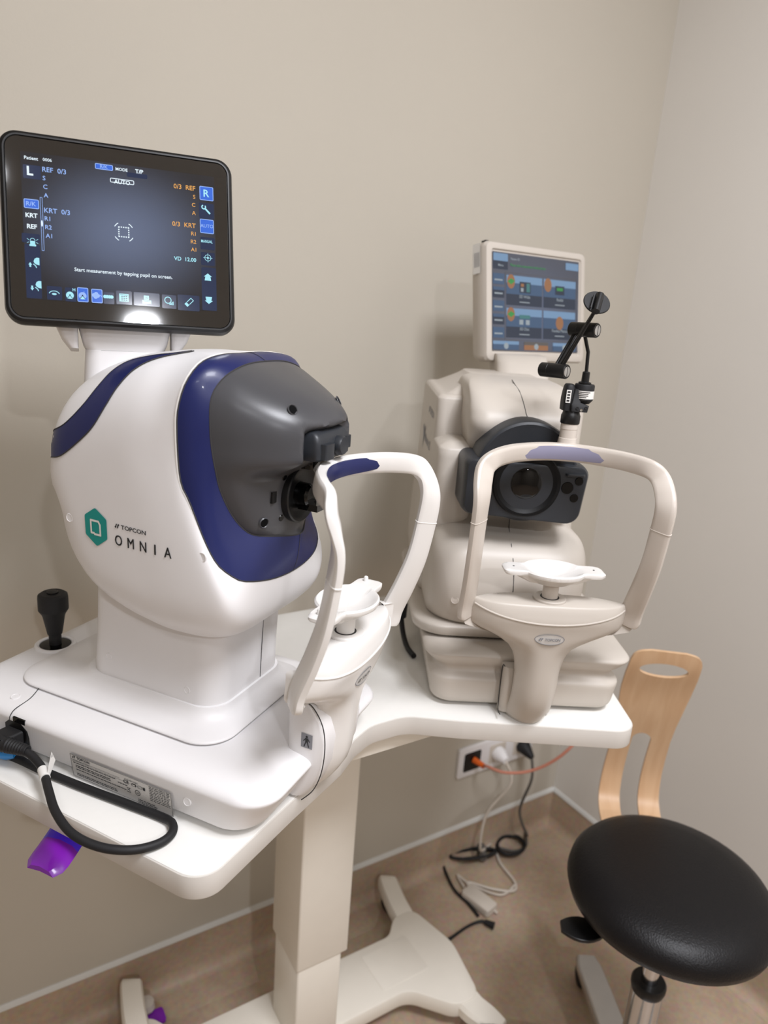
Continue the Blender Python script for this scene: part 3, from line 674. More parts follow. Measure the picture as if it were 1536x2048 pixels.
# rear blue stripe: measured from the reference viewpoint, lies on the shell
Ainv = (Matrix.Translation(A.location) @ Matrix.Rotation(math.radians(-56), 4, 'Z')).inverted()
camA = Ainv @ Vector((0, 0, HC))
def dirA(px, py): return (Ainv.to_3x3() @ (RC @ Vector((px-768, py-1024, FPX)))).normalized()
up_ = [(104, 862), (130, 848), (165, 813), (200, 770), (228, 741), (262, 722), (308, 712), (345, 708), (384, 703)]
lo_ = [(104, 914), (122, 911), (152, 888), (185, 855), (212, 812), (238, 772), (272, 738), (318, 717), (388, 703.5)]
def hitA(px, py):
    d = dirA(px, py); r = bvh.ray_cast(camA, d)
    if r[0]: return r[0]+r[1]*(-1 if r[1].dot(d) > 0 else 1)*.0009
    t = (-.09-camA.y)/d.y; q = camA+d*t; r = bvh.find_nearest(q); n = r[1]; n = n if n.dot(q-r[0]) > 0 else -n
    return r[0]+n*.0009
U = spline([(a, b, 0) for a, b in up_], 6); L = spline([(a, b, 0) for a, b in lo_], 6)
rows = [[hitA(*(u.lerp(l, k/6))[:2]) for k in range(7)] for u, l in zip(U, L)]
build('accent_stripe', G().loft(rows, closed=False, caps=False), 'blue', bodyA, angle=80)
build('stripe_seam', G().tube([r[0] for r in rows], .0006, 6), 'seam', bodyA); build('stripe_seam', G().tube([r[-1] for r in rows], .0006, 6), 'seam', bodyA)
# neck, tilting bracket and tablet
tC = Vector((-.235, -.027, .571)); tR = Vector((.700, .714, -.005)); tR.normalize(); tU = Vector((-.157, .160, .975)); tU = (tU-tR*tU.dot(tR)).normalized(); tN = tR.cross(tU)
if tN.y > 0: tN = -tN
def TP(x, y, h): return tC+tR*x+tU*y+tN*h
nc = TP(0, -.118, -.042); nX = tR.copy(); nX.z = 0; nX.normalize(); nY = Vector((-nX.y, nX.x, 0))
def nring(z, hw_, hd, r): return [Vector((nc.x, nc.y, 0))+nX*x+nY*y+Vector((0, 0, z)) for x, y in rrect(-hw_, hw_, -hd, hd, r, 6)]
neck = build('neck', G().loft([nring(.37, .046, .030, .016), nring(.42, .043, .026, .016), nring(.4575, .040, .0235, .015)]), 'white', A, angle=60)
build('neck_gap', G().loft([nring(.457, .0385, .022, .014), nring(.4615, .0385, .022, .014)]), 'seam', neck)
br = G()
rings = []
for y, hw, d0, d1 in ((-.118, .030, -.060, -.024), (-.116, .036, -.064, -.020), (-.104, .042, -.060, -.014), (-.088, .046, -.050, -.010), (-.04, .050, -.036, -.010)):
    rings.append([TP(x, y, h) for x, h in rrect(-hw, hw, d0, d1, .010, 5)])
brk = build('tablet_bracket', br.loft(rings), 'white', A)
for s in (-1, 1):
    rings = []
    for y, w, d0, d1 in ((-.111, .010, -.045, -.018), (-.100, .018, -.045, -.012), (-.086, .024, -.040, -.010), (-.05, .026, -.034, -.010)):
        rings.append([TP(s*(.0445)+s*x, y, h) for x, h in rrect(0.002, w, d0, d1, .005, 4)])
    build('bracket_ear', G().loft(rings), 'white', brk)
rings = []
for h, i_, r in ((-.016, .010, .010), (-.014, .003, .015), (-.006, .000, .0165), (.002, .000, .0165), (.0065, .0015, .0155), (.0080, .0040, .014), (.0080, .0055, .0125), (.0066, .0062, .012)):
    rings.append([TP(x, y, h) for x, y in rrect(-.111+i_, .111-i_, -.0915+i_-.0015, .0900-i_, r, 8)])
tf = build('tablet', G().loft(rings), 'black', A, angle=25, label='black framed touch tablet')
g = G(); g.loft([[TP(x, y, h) for x, y in rrect(-.1045, .1045, -.0865, .0835, .011, 8)] for h in (.0060, .0074)]); build('glass', g, 'cover', tf)
# screen graphics
disp = G(); HM = homog([(42, 308), (426, 359.5), (432.5, 626), (54.5, 600.5)], .1829, .139)
PT = lambda x, y, h: TP(x, y, .0076+h)
pn = Panel(disp, PT); SX = 4.75e-4
MS = [screen_mat('tablet_screen', '6f7d9c', '20242f', (.50, .52), .62, .68), glow('screen_white', 'e8f6ff', 1.0), glow('screen_blue', '3f6fdc', .95), glow('screen_orange', 'f0b060', .9), glow('screen_button', '303a58', .8), glow('screen_cyan', 'a8e6f4', 1.0), glow('screen_frame', '9fc0ff', .9)]
pn.rect(-.09145, -.0695, .09145, .0695, 0, 0)
def tx(t, px, py, cap, m=1, al='L', bold=.012, wid=None):
    x, y = HM(px, py); pn.text(t, x, y, cap*SX, m, .0004, al, bold, None if wid is None else wid*SX)
def bt(x0, y0, x1, y1, m=4, fr=None, h=.00015):   # corners given along the screen's own axes
    a = HM(x0, y0); b = HM(x1, y1); X0, X1 = min(a[0], b[0]), max(a[0], b[0]); Y0, Y1 = min(a[1], b[1]), max(a[1], b[1])
    pn.rect(X0, Y0, X1, Y1, m, h, .0012)
    if fr is not None: pn.frame(X0, Y0, X1, Y1, .0007, fr, h+.0001, .0012)
    return X0, Y0, X1, Y1
# side and bottom button columns
bt(47, 334, 84, 366, 4); bt(51, 492, 86, 601, 4); bt(45, 470, 82, 492, 4)
bt(396, 410, 426, 444, 4); bt(399, 478, 428, 505, 4); bt(400, 508, 428, 536, 4); bt(401, 538, 432, 625, 4)
bt(253, 350, 294, 352+12, 4)
for (x0, y0, x1, y1) in ((95, 575, 126, 604), (131, 578, 154, 607), (207, 587, 229, 612), (232, 584, 264, 613), (267, 587, 319, 617), (323, 592, 352, 621), (354, 592, 398, 626)): bt(x0, y0, x1, y1, 4, None, .00012)
bt(190, 332, 226, 348, 2, 6); tx('R/K', 208, 343, 7, 6, 'C'); tx('MODE', 243, 348, 6, 1, 'C', .02); tx('T/P', 278, 353, 8, 1, 'C', .03)
bt(220, 361, 268, 376, 0, 1, .0001); tx('AUTO', 244, 374, 8, 1, 'C', .02)
tx('Patient', 50, 324, 6.5, 1, 'L', .015); tx('0006', 87, 328, 6, 1, 'L', .01)
tx('L', 62, 356, 17, 1, 'C', .035)
tx('REF  0/3', 86, 349, 9.5, 6); tx('S', 87, 366, 8.5, 6); tx('C', 88, 383, 8.5, 6); tx('A', 89, 400, 8.5, 6)
tx('KRT  0/3', 90, 430, 9.5, 6); tx('R1', 91, 446, 8.5, 6); tx('R2', 92, 463, 8.5, 6); tx('A1', 93, 480, 8.5, 6)
bt(49, 402, 80, 424, 2, 6); tx('R/K', 64, 417, 8.5, 6, 'C'); tx('KRT', 65, 440, 8.5, 1, 'C', .03); tx('REF', 66, 462, 8.5, 1, 'C', .03)
a = HM(82.5, 400); b = HM(88.5, 506); pn.frame(a[0]-.0006, b[1], a[0]+.0016, a[1], .0004, 6, .0003); q = HM(85.5, 452); pn.disc(q[0], q[1], .0008, 1, .0005, .003)
tx('0/3  REF', 389, 387, 9.5, 3, 'R'); tx('S', 389, 403, 8, 3, 'R'); tx('C', 389, 419, 8, 3, 'R'); tx('A', 390, 435, 8, 3, 'R')
tx('0/3  KRT', 390, 461, 9.5, 3, 'R'); tx('R1', 390, 476, 8, 3, 'R'); tx('R2', 391, 492, 8, 3, 'R'); tx('A1', 391, 507.5, 8, 3, 'R')
tx('VD  12.00', 391, 528, 8, 5, 'R', .02)
bt(397, 377, 425, 408, 2, 6); tx('R', 411, 399, 15, 5, 'C', .02); bt(398, 442, 426, 473, 2, 6); tx('AUTO', 412, 460, 7, 6, 'C'); tx('MANUAL', 412, 490, 6, 5, 'C', .02, 25)
tx('Start measurement by tapping pupil on screen.', 150, 546, 7.4, 1, 'L', .012, 197)
# centre target
c = HM(247.5, 469)
for a0 in (35, 125, 215, 305): pn.arc(c[0], c[1], .0098, a0-2, a0+24, .0008, 1, .0004, 6)
for k in range(5):
    t = -.0044+.0088*k/4
    for (x, y) in ((t, .0047), (t, -.0047), (-.0047, t), (.0047, t)): pn.rect(c[0]+x-.0006, c[1]+y-.0006, c[0]+x+.0006, c[1]+y+.0006, 1, .0004)
# icons
def at(px, py): return HM(px, py)
x, y = at(410, 424); pn.arc(x-.0022, y+.0022, .0019, 120, 400, .0012, 5, .0004, 10); pn.line([(x-.001, y+.001), (x+.0038, y-.0038)], .0018, 5, .0004)
x, y = at(414, 520); pn.arc(x, y, .0032, 0, 360, .0005, 5, .0004); pn.line([(x-.0046, y), (x+.0046, y)], .0004, 5, .0004); pn.line([(x, y-.0046), (x, y+.0046)], .0004, 5, .0004); pn.poly([(x-.0014, y), (x, y-.0014), (x+.0014, y), (x, y+.0014)], 5, .0004)
for (px, py, s) in ((414, 558, 1), (416, 604, -1)):
    x, y = at(px, py); pn.poly([(x-.0042, y+.0004*s), (x, y+.0038*s), (x+.0042, y+.0004*s)][::s], 5, .0004); pn.poly([(x-.0026, y+.0004*s), (x+.0026, y+.0004*s), (x+.0034, y-.0036*s), (x-.0034, y-.0036*s)][::-s], 5, .0004)
x, y = at(67, 487); pn.rect(x-.003, y-.0048, x+.003, y-.003, 5, .0004, .0006); pn.rect(x-.0022, y-.003, x+.0022, y+.0002, 5, .0004); pn.arc(x, y+.0006, .0021, 0, 180, .0005, 5, .0004)
for s in (-1, 1):
    pn.line([(x+s*.0032, y+.001), (x+s*.0048, y+.0022)], .0004, 5, .0004); pn.line([(x+s*.0032, y-.001), (x+s*.0048, y-.0018)], .0004, 5, .0004)
for (px, py, s) in ((70, 532, 1), (74, 578, -1)):
    x, y = at(px, py); n = 10
    pn.poly([(x+.0048, y+.006), (x+.0048, y-.001), (x+.0022, y-.0005), (x+.0004, y+.0006), (x-.0004, y+.0024), (x+.0006, y+.005), (x+.0026, y+.0062)], 5, .0004)
    pn.line([(x-.0006, y-.0002), (x+.0014, y-.0018), (x+.002, y-.0034)], .0008, 5, .0004)
    pn.poly([(x-.005, y-.001), (x-.0034, y-.001+.0024*s), (x-.0018, y-.001)][::s], 5, .0004); pn.rect(x-.0042, y-.0032+(0 if s > 0 else .0022), x-.0026, y-.001+(0 if s > 0 else .0022), 5, .0004)
x, y = at(110, 590); pn.arc(x, y-.0014, .0048, 20, 160, .0007, 5, .0004, 10, .0036); pn.disc(x, y-.0008, .0022, 5, .0004, .001)
def cone(px, py, m):
    x, y = at(px, py); pn.disc(x, y, .0036, m, .0003); pn.poly([(x, y+.0004), (x-.0026, y-.0034), (x+.0026, y-.0034)], 5, .00045); pn.line([(x, y), (x-.0024, y-.0030)], .0005, 4, .0006); pn.line([(x, y), (x+.0024, y-.0030)], .0005, 4, .0006); pn.disc(x, y+.0002, .0007, 4, .0006)
cone(141, 594, 5); tx('H', 149, 586, 6, 5, 'C', .02)
bt(155, 578, 178, 608, 2, 6, .0002); cone(166, 595, 6); tx('L', 170, 591, 5, 6, 'C')
bt(183, 581, 206, 610, 2, 6, .0002); x, y = at(193, 594)
for (dx, dy) in ((-.002, 0), (0, .0012), (.0014, -.0004), (-.0006, -.0016)): pn.disc(x+dx, y+dy, .0020, 6, .0004)
pn.arc(x+.0032, y-.0012, .0016, 0, 180, .0006, 6, .0004, 6)
x, y = at(217, 597)
for dx in (-.0032, -.0011, .0011, .0032): pn.disc(x+dx, y, .0017, 5, .0004)
x, y = at(248, 599); pn.rect(x-.0045, y-.0038, x+.0045, y+.004, 5, .0003)
for j in range(3):
    for k in range(3): pn.rect(x-.0026+k*.0021, y-.0028+j*.0018, x-.0011+k*.0021, y-.0018+j*.0018, 4, .0005)
pn.rect(x-.0036, y+.0026, x+.0036, y+.0030, 4, .0005)
x, y = at(293, 603); pn.rect(x-.0044, y-.0040, x+.0044, y-.0004, 5, .0003); pn.rect(x-.0028, y+.0, x+.0022, y+.0042, 5, .0003); pn.rect(x-.003, y-.0016, x+.003, y-.0013, 4, .0005); pn.rect(x-.0014, y+.001, x+.0012, y+.0013, 4, .0005); pn.rect(x-.0014, y+.0024, x+.0012, y+.0027, 4, .0005)
x, y = at(337, 605); pn.arc(x-.001, y+.0006, .0032, 0, 360, .0008, 5, .0004)
for k in range(4): pn.rect(x+.0004+k*.0011, y-.0042, x+.0012+k*.0011, y-.0026+k*.0007, 5, .0005)
x, y = at(377, 608); d = Vector((.7, .7)); q = Vector((-.7, .7))
def dia(c, l, w): return [(x+(d*a*l+q*b*w).x+c[0], y+(d*a*l+q*b*w).y+c[1]) for a, b in ((-1, -1), (1, -1), (1, 1), (-1, 1))]
pn.poly(dia((0, 0), .0048, .0021), 5, .0004); pn.poly(dia((.0008, .0008), .0030, .0014), 4, .0005); pn.poly(dia((-.0012, -.0012), .0003, .0021), 4, .0006)
dob = build('display', disp, MS, tf, recalc=False, weld=False, label='lit screen reading AUTO with white, orange and blue readings')
uvl = dob.data.uv_layers.new(name='UVMap')
for poly in dob.data.polygons:
    for li in poly.loop_indices:
        co = dob.data.vertices[dob.data.loops[li].vertex_index].co-tC
        uvl.data[li].uv = (co.dot(tR)/.1829+.5, co.dot(tU)/.139+.5)
armA = chinrest(A, 'white2', 'white2', 'white2', 'blue', 'ink', fs=.955)
# ear plate between base and support with the applied-part badge
g = G(); rings = []
for z, f in ((.004, .012), (.02, .024), (.045, .033), (.075, .036), (.10, .032), (.118, .020), (.124, .008)):
    rings.append([(x, y, z) for x, y in rrect(-.012, f, -.047, .047, .012, 4)])
hub = build('support_hub', G().loft(rings), 'white', A, angle=50)
arcp = [(.012, -.0468, .002), (.026, -.0468, .020), (.0345, -.0468, .045), (.0370, -.0468, .075), (.0330, -.0468, .100), (.021, -.0468, .118), (.008, -.0468, .124)]
build('hub_seam', G().tube(arcp, .0006, 6, smooth=5), 'seam', hub)
g = G(); PB = lambda x, y, h: (.0155+x*.9, -.0473-h, .077+y)
pn = Panel(g, PB); pn.rect(-.0075, -.0085, .0075, .0085, 0, .0003); pn.disc(0, .0052, .0014, 1, .0006)
pn.rect(-.0018, -.0014, .0018, .0036, 1, .0006)
for s in (-1, 1): pn.line([(s*.0012, .003), (s*.0040, -.0002)], .0011, 1, .0006); pn.line([(s*.0008, -.001), (s*.0030, -.0066)], .0014, 1, .0006)
build('applied_part_sticker', g, ['inkg', 'ink'], hub, recalc=False)

# ------------------------------------------------------------------ machine B: tomography unit (far, right)
B = thing('tomography_machine', 'off-white retinal scanning machine with pale framed monitor, on the far wing of the table', 'eye exam machine', (.660, .629, TZ), -120)
VB = -.032
spec = [(.0045, -.33, -.016, -.116, .116, .022), (.0055, -.335, -.010, -.122, .122, .024), (.012, -.34, -.003, -.128, .128, .026), (.030, -.342, -.001, -.131, .131, .027), (.042, -.343, .000, -.133, .133, .028), (.047, -.342, -.003, -.131, .131, .027), (.053, -.338, -.010, -.125, .125, .025), (.060, -.338, -.010, -.126, .126, .025), (.068, -.343, -.003, -.134, .134, .027), (.078, -.347, .003, -.142, .142, .028), (.082, -.347, .003, -.142, .142, .028), (.0855, -.343, -.002, -.137, .137, .026), (.0875, -.33, -.015, -.124, .124, .02)]
baseB = build('base_housing', G().stack(spec, n=8, sub=3), 'cream', B, angle=60)
for (x, y) in ((-.30, -.10), (-.30, .10), (-.04, -.10), (-.04, .10)):
    build('rubber_foot', G().lathe([(.012, 0), (.012, .005), (0, .005), (0, 0)], (x, y, 0.0), n=16), 'rubber', baseB)
pl = build('carriage_plate', G().stack([(.0905, -.37, -.040, VB-.118, VB+.118, .04), (.0925, -.375, -.034, VB-.124, VB+.124, .045), (.104, -.377, -.031, VB-.126, VB+.126, .046), (.1075, -.374, -.034, VB-.122, VB+.122, .044), (.1095, -.365, -.045, VB-.112, VB+.112, .04)], n=8, sub=2), 'cream', B, angle=60)
build('plate_gap', G().stack([(.0868, -.365, -.042, VB-.114, VB+.114, .04), (.0906, -.365, -.042, VB-.114, VB+.114, .04)], smooth=False), 'black', pl)
spec = [(.105, -.36, -.052, VB-.100, VB+.100, .06), (.112, -.362, -.036, VB-.106, VB+.106, .055), (.135, -.36, -.024, VB-.108, VB+.108, .05), (.165, -.35, -.018, VB-.108, VB+.108, .048), (.195, -.34, -.022, VB-.108, VB+.108, .045), (.216, -.33, -.032, VB-.106, VB+.106, .042), (.230, -.325, -.052, VB-.100, VB+.100, .036), (.240, -.32, -.080, VB-.084, VB+.084, .028), (.250, -.30, -.096, VB-.064, VB+.064, .022), (.275, -.26, -.102, VB-.060, VB+.060, .02), (.31, -.24, -.096, VB-.062, VB+.062, .022), (.35, -.24, -.078, VB-.068, VB+.068, .024), (.378, -.24, -.060, VB-.072, VB+.072, .024), (.396, -.24, -.064, VB-.072, VB+.072, .024), (.410, -.24, -.080, VB-.071, VB+.071, .020), (.422, -.24, -.103, VB-.070, VB+.070, .018), (.429, -.236, -.128, VB-.067, VB+.067, .018), (.4325, -.23, -.155, VB-.061, VB+.061, .016), (.4335, -.22, -.175, VB-.052, VB+.052, .014)]
bodyB = build('front_shell', G().stack(spec, n=10, sub=5), 'cream', B, angle=80)
bb = BVHTree.FromPolygons([tuple(v.co) for v in bodyB.data.vertices], [tuple(p.vertices) for p in bodyB.data.polygons])
def seamB(zs, dv):
    out = []
    for z, d in zip(zs, dv):
        h = bb.ray_cast(Vector((.2, VB+d, z)), Vector((-1, 0, 0)))
        if h[0]: out.append(h[0]+Vector((.0002, 0, 0)))
    return out
build('shell_seam', G().tube(seamB([.112, .13, .15, .17, .19, .21, .225, .24, .255], [0, 0, 0, .001, .000, -.002, -.003, -.001, .003]), .0006, 6), 'seam', bodyB)
build('shell_seam', G().tube(seamB([.392, .400, .408, .416, .424, .430], [.003, .000, -.001, -.002, -.003, -.005])+[Vector((-.15, VB-.006, .4342))], .0006, 6), 'seam', bodyB)
h = bb.ray_cast(Vector((.2, VB-.075, .150)), Vector((-1, 0, 0))); screwcap(bodyB, h[0], (1, -.35, 0), .0055, 'cream2')
spec = [(.108, -.40, -.13, VB-.112, VB+.112, .05), (.14, -.41, -.12, VB-.116, VB+.116, .045), (.20, -.41, -.125, VB-.114, VB+.114, .040), (.28, -.40, -.14, VB-.110, VB+.110, .035), (.36, -.39, -.152, VB-.107, VB+.107, .014), (.396, -.38, -.156, VB-.107, VB+.107, .012), (.403, -.376, -.158, VB-.105, VB+.105, .012), (.4065, -.37, -.163, VB-.100, VB+.100, .012), (.408, -.36, -.172, VB-.090, VB+.090, .012), (.424, -.34, -.19, VB-.062, VB+.062, .018), (.432, -.33, -.20, VB-.052, VB+.052, .018)]
rearB = build('rear_housing', G().stack(spec, n=8, sub=4), 'cream', B, angle=70)
# small side pods behind the measuring head
build('side_pod', G().stack([(.215, -.20, -.100, VB-.106, VB-.058, .014), (.24, -.20, -.088, VB-.108, VB-.055, .016), (.33, -.20, -.085, VB-.108, VB-.055, .016), (.345, -.20, -.09, VB-.104, VB-.06, .014), (.352, -.19, -.10, VB-.09, VB-.07, .01)], sub=3), 'cream', bodyB, angle=70)
build('side_pod', G().stack([(.255, -.16, -.085, VB+.030, VB+.086, .016), (.27, -.17, -.075, VB+.030, VB+.088, .016), (.315, -.16, -.080, VB+.03, VB+.084, .014), (.325, -.15, -.09, VB+.04, VB+.075, .01)], sub=3), 'cream', bodyB, angle=70)
# side lettering
br_ = BVHTree.FromPolygons([tuple(v.co) for v in rearB.data.vertices], [tuple(p.vertices) for p in rearB.data.polygons])
def P_rear(x, y, h):
    r = br_.ray_cast(Vector((x, -.4, y)), Vector((0, 1, 0))); return (x, (r[0].y if r[0] else -.142)-h, y)
g = G(); pn = Panel(g, P_rear); topcon_mark(pn, -.262, .366, .010, 0, .0008); pn.text('TOPCON', -.245, .366, .0095, 0, .0008, 'L', .02, wid=.055)
build('maker_logo', g, ['inkg'], rearB, recalc=False)
g = G(); pn = Panel(g, P_rear); pn.poly([(-.318, .335), (-.300, .318), (-.296, .326), (-.309, .340)], 0, .0008); pn.poly([(-.300, .318), (-.296, .300), (-.290, .318), (-.280, .338), (-.288, .340)], 0, .0008)
pn.text('Maestro2', -.278, .318, .013, 0, .0008, 'L', .01, wid=.085); build('model_lettering', g, ['inkg'], rearB, recalc=False)
# grey measuring head
hp = round_poly([(VB-.083, .344, .012), (VB-.083, .262, .012), (VB+.084, .262, .016), (VB+.090, .343, .014)], 6)
hp = round_poly([(VB-.080, .272, .012), (VB+.076, .264, .018), (VB+.083, .344, .014), (VB-.080, .346, .010)], 6)
g = G(); rings = []
for u, k in ((-.100, .96), (-.085, 1.0), (-.035, 1.0), (-.024, .985), (-.019, .95), (-.018, .90)):
    rings.append([(u, VB+(v-VB)*k, .310+(z-.310)*(k if k < 1 else 1)) for v, z in hp])
headB = build('measuring_head', g.loft(rings), 'grey2', B, angle=40)
g = G().lathe([(.0, -.06), (.0665, -.06), (.0665, -.012), (.0650, -.008), (.0620, -.0065), (.0560, -.0075), (0, -.0075)], (-.020, VB+.001, .3300), (1, 0, 0), 56); build('rotating_dial', g, 'grey2', headB)
g = G().lathe([(.0440, -.006), (.0440, .0010), (.0425, .0030), (.0390, .0030), (.0330, -.0015), (.0240, -.0040), (.0200, -.003), (0, -.003)], (-.0175, VB, .3175), (1, 0, 0), 48); lb = build('lens_mount', g, 'matteblack', headB)
build('objective_lens', G().lathe([(.0205, -.004), (.0205, .0005), (.0180, .0018), (.0, .0028)], (-.0185, VB, .3175), (1, 0, 0), 36), 'gloss', lb)
for (dv, dz, r) in ((.0535, .315, .0075), (.0675, .3245, .0052), (.0640, .3020, .0052), (-.050, .316, .0052), (-.0535, .322, .003)):
    build('sensor_window', G().lathe([(0, .0010), (r, .0010), (r*1.1, -.0004), (0, -.0004)], (-.0180, VB+dv, dz), (1, 0, 0), 20), 'gloss', headB)
build('lens_hood', G().prism(round_poly([(-.030, VB+.046, .004), (-.012, VB+.050, .003), (-.012, VB+.072, .003), (-.030, VB+.078, .004)], 3), .331, .3345, 0, .001), 'grey2', headB)
# monitor
mC = Vector((-.413, .044, .540)); mR = Vector((-.530, .848, .001)).normalized(); mU = Vector((-.140, -.088, .986)); mU = (mU-mR*mU.dot(mR)).normalized(); mN = mR.cross(mU)
if mN.x < 0: mN = -mN
def MP(x, y, h): return mC+mR*x+mU*y+mN*h
rings = []
for h, i_, r in ((-.036, .012, .012), (-.034, .005, .012), (-.020, .001, .010), (-.002, 0, .010), (.0035, .0022, .010), (.0045, .0050, .009), (.0045, .0115, .006), (.0015, .0135, .0030)):
    i2 = max(0, i_-.0115)*1.0
    rings.append([MP(x, y, h) for x, y in rrect(-.118+min(i_, .0125), .120-min(i_, .0145), -.097+min(i_, .0165), .095-min(i_, .0145), r, 6)])
mon = build('monitor', G().loft(rings), 'cream', B, angle=30, label='monitor in a pale plastic case')
build('monitor_stand', G().stack([(.40, -.36, -.27, -.035, .045, .02), (.430, -.40, -.29, -.030, .055, .02), (.458, -.43, -.32, -.030, .055, .02)], n=6, sub=2), 'cream', B, angle=60)
MS2 = [screen_mat('monitor_screen', '4a5670', '343c50', (.5, .4), .7, .8), glow('mon_text', 'c8d4dc', .5), glow('mon_green', '4fae5e', .6), glow('mon_tile', '4d6584', .75), glow('mon_tile_light', '86a8cc', .7), glow('mon_orange', 'b8835e', .6), glow('mon_dark', '3c4557', .65), glow('mon_teal', '5f9fa0', .5), glow('mon_line', '86807c', .45)]
disp = G(); HM = homog([(982, 502.5), (1155, 525), (1152, 706), (982, 701)], .2061, .158); SX = .2061/173
pn = Panel(disp, lambda x, y, h: MP(x, y, .0030+h))
W2, H2 = .10305, .079
def U2(x): return x-W2
def V2(y): return H2-y
pn.rect(-W2, -H2, W2, H2, 0, 0)
pn.rect(U2(.002), V2(.002), U2(.034), V2(.014), 4, .0004, .001); pn.rect(U2(.002), V2(.014), U2(.034), V2(.027), 6, .0004, .001); pn.text('Menu', U2(.018), V2(.0225), .0038, 1, .0008)
pn.text('Patient ID', U2(.040), V2(.0105), .0036, 1, .0008, 'L'); pn.text('Please select measurement mode and start', U2(.040), V2(.0205), .0042, 2, .0008, 'L', .01, .082)
pn.rect(U2(.172), V2(.004), U2(.2045), V2(.016), 4, .0004, .001)
pn.frame(U2(.028), V2(.140), U2(.202), V2(.0305), .0006, 8, .0004, .001)
for k in range(5):
    y = .034+k*.0215; pn.rect(U2(.001), V2(y), U2(.026), V2(y+.017), 6 if k % 2 else 3, .0004, .001); pn.rect(U2(.001), V2(y), U2(.026), V2(y+.005), 3, .0006, .001); pn.rect(U2(.004), V2(y+.009), U2(.022), V2(y+.0115), 1, .0008)
tiles = [(.031, .035, .114, .083), (.118, .035, .198, .083), (.031, .088, .114, .136), (.118, .088, .198, .136)]
for i, (x0, y0, x1, y1) in enumerate(tiles):
    NB = 8
    for k in range(NB):     # the tiles' own bands, light at the upper edge
        m = 4 if k < 2 else (3 if k < 5 else 6)
        pn.rect(U2(x0), V2(lerp(y0, y1, k/NB)), U2(x1), V2(lerp(y0, y1, (k+1)/NB)), m, .0004)
    xc = (x0+x1)/2
    if i < 3:
        pn.disc(U2(x0+.010), V2(y0+.010), .009, 5, .0007, .0115)
        if i != 1: pn.poly([(U2(x0+.002), V2(y0+.010)), (U2(x0+.010), V2(y0+.015)), (U2(x0+.019), V2(y0+.009)), (U2(x0+.010), V2(y0+.005))], 2, .0009)
    else: pn.disc(U2(xc), V2(y0+.020), .0095, 5, .0007, .0115)
    if i == 0:
        pn.rect(U2(xc-.012), V2(y0+.009), U2(xc+.014), V2(y0+.027), 6, .0008); pn.rect(U2(xc-.009), V2(y0+.012), U2(xc-.002), V2(y0+.017), 5, .0009); pn.rect(U2(xc-.009), V2(y0+.019), U2(xc-.003), V2(y0+.025), 1, .0009); pn.rect(U2(xc+.004), V2(y0+.011), U2(xc+.012), V2(y0+.025), 7, .0009)
    if i == 1: pn.rect(U2(xc-.012), V2(y0+.010), U2(xc+.011), V2(y0+.025), 6, .0008); pn.rect(U2(xc-.008), V2(y0+.013), U2(xc+.007), V2(y0+.018), 2, .0009)
    if i == 2: pn.rect(U2(xc-.012), V2(y0+.010), U2(xc+.013), V2(y0+.016), 7, .0008); pn.rect(U2(xc-.012), V2(y0+.018), U2(xc-.003), V2(y0+.026), 1, .0008); pn.rect(U2(xc+.003), V2(y0+.018), U2(xc+.012), V2(y0+.026), 1, .0008)
    pn.text(('3D Wide', 'Radial', '3D Disc', 'Fundus Photo')[i], U2(xc), V2(y1-.0125), .0048, 1, .0009); pn.rect(U2(xc-.012), V2(y1-.0065), U2(xc+.012), V2(y1-.0050), 1, .0008)
for (x0, x1, m, n) in ((.001, .060, 4, 1), (.072, .130, 5, 5), (.142, .200, 4, 1)):
    pn.rect(U2(x0), V2(.1420), U2(x1), V2(.1475), 4 if m == 4 else 8, .0005, .001); pn.rect(U2(x0), V2(.1475), U2(x1), V2(.1560), 3 if m == 4 else 5, .0005, .001); pn.disc(U2((x0+x1)/2), V2(.1500), .0052, 1 if m == 4 else 1, .0008)
dob = build('display', disp, MS2, mon, recalc=False, weld=False, label='lit screen with four blue-grey mode tiles')
uvl = dob.data.uv_layers.new(name='UVMap')
for poly in dob.data.polygons:
    for li in poly.loop_indices:
        co = dob.data.vertices[dob.data.loops[li].vertex_index].co-mC
        uvl.data[li].uv = (co.dot(mR)/.2061+.5, co.dot(mU)/.158+.5)
g = G(); pm = Panel(g, lambda x, y, h: MP(-.1187-h, y, -.0165+x)); pm.rect(-.010, .045, .008, .092, 0, .0004, .001)
for k in range(4): pm.rect(-.006+k*.0035, .055, -.0045+k*.0035, .078, 1, .0006)
build('asset_sticker', g, ['paper', 'inkg'], mon, recalc=False)
build('top_clip', G().loft([[MP(x, y, h) for x, h in ((-.104, -.022), (-.098, -.022), (-.098, -.012), (-.104, -.012))] for y in (.092, .099)]), 'black', mon)
chB = thing('chin_tmp', 'x', 'x')
armB = chinrest(chB, 'cream', 'cream2', 'white2', 'padB', 'inkg', top=.004, pegs=False, fs=.91, tip=.108, uc=-.012, ue=.048)
for c_ in list(chB.children):
    c_.parent = B; c_.location = (.014, 0, 0)
bpy.data.objects.remove(chB)
# support hub seam plate on base
g = G(); rings = []
for z, f in ((.006, .014), (.03, .024), (.06, .026), (.076, .022)): rings.append([(x, y, z) for x, y in rrect(-.008, f, -.038, .034, .010, 4)])
hubB = build('support_hub', G().loft(rings), 'cream', B, angle=50)
build('hub_seam', G().tube([(.0265, -.0385, .010), (.012, -.0388, .012), (.008, -.0388, .050), (.010, -.0388, .074), (.020, -.0385, .078)], .0007, 6, smooth=4), 'seam', hubB)

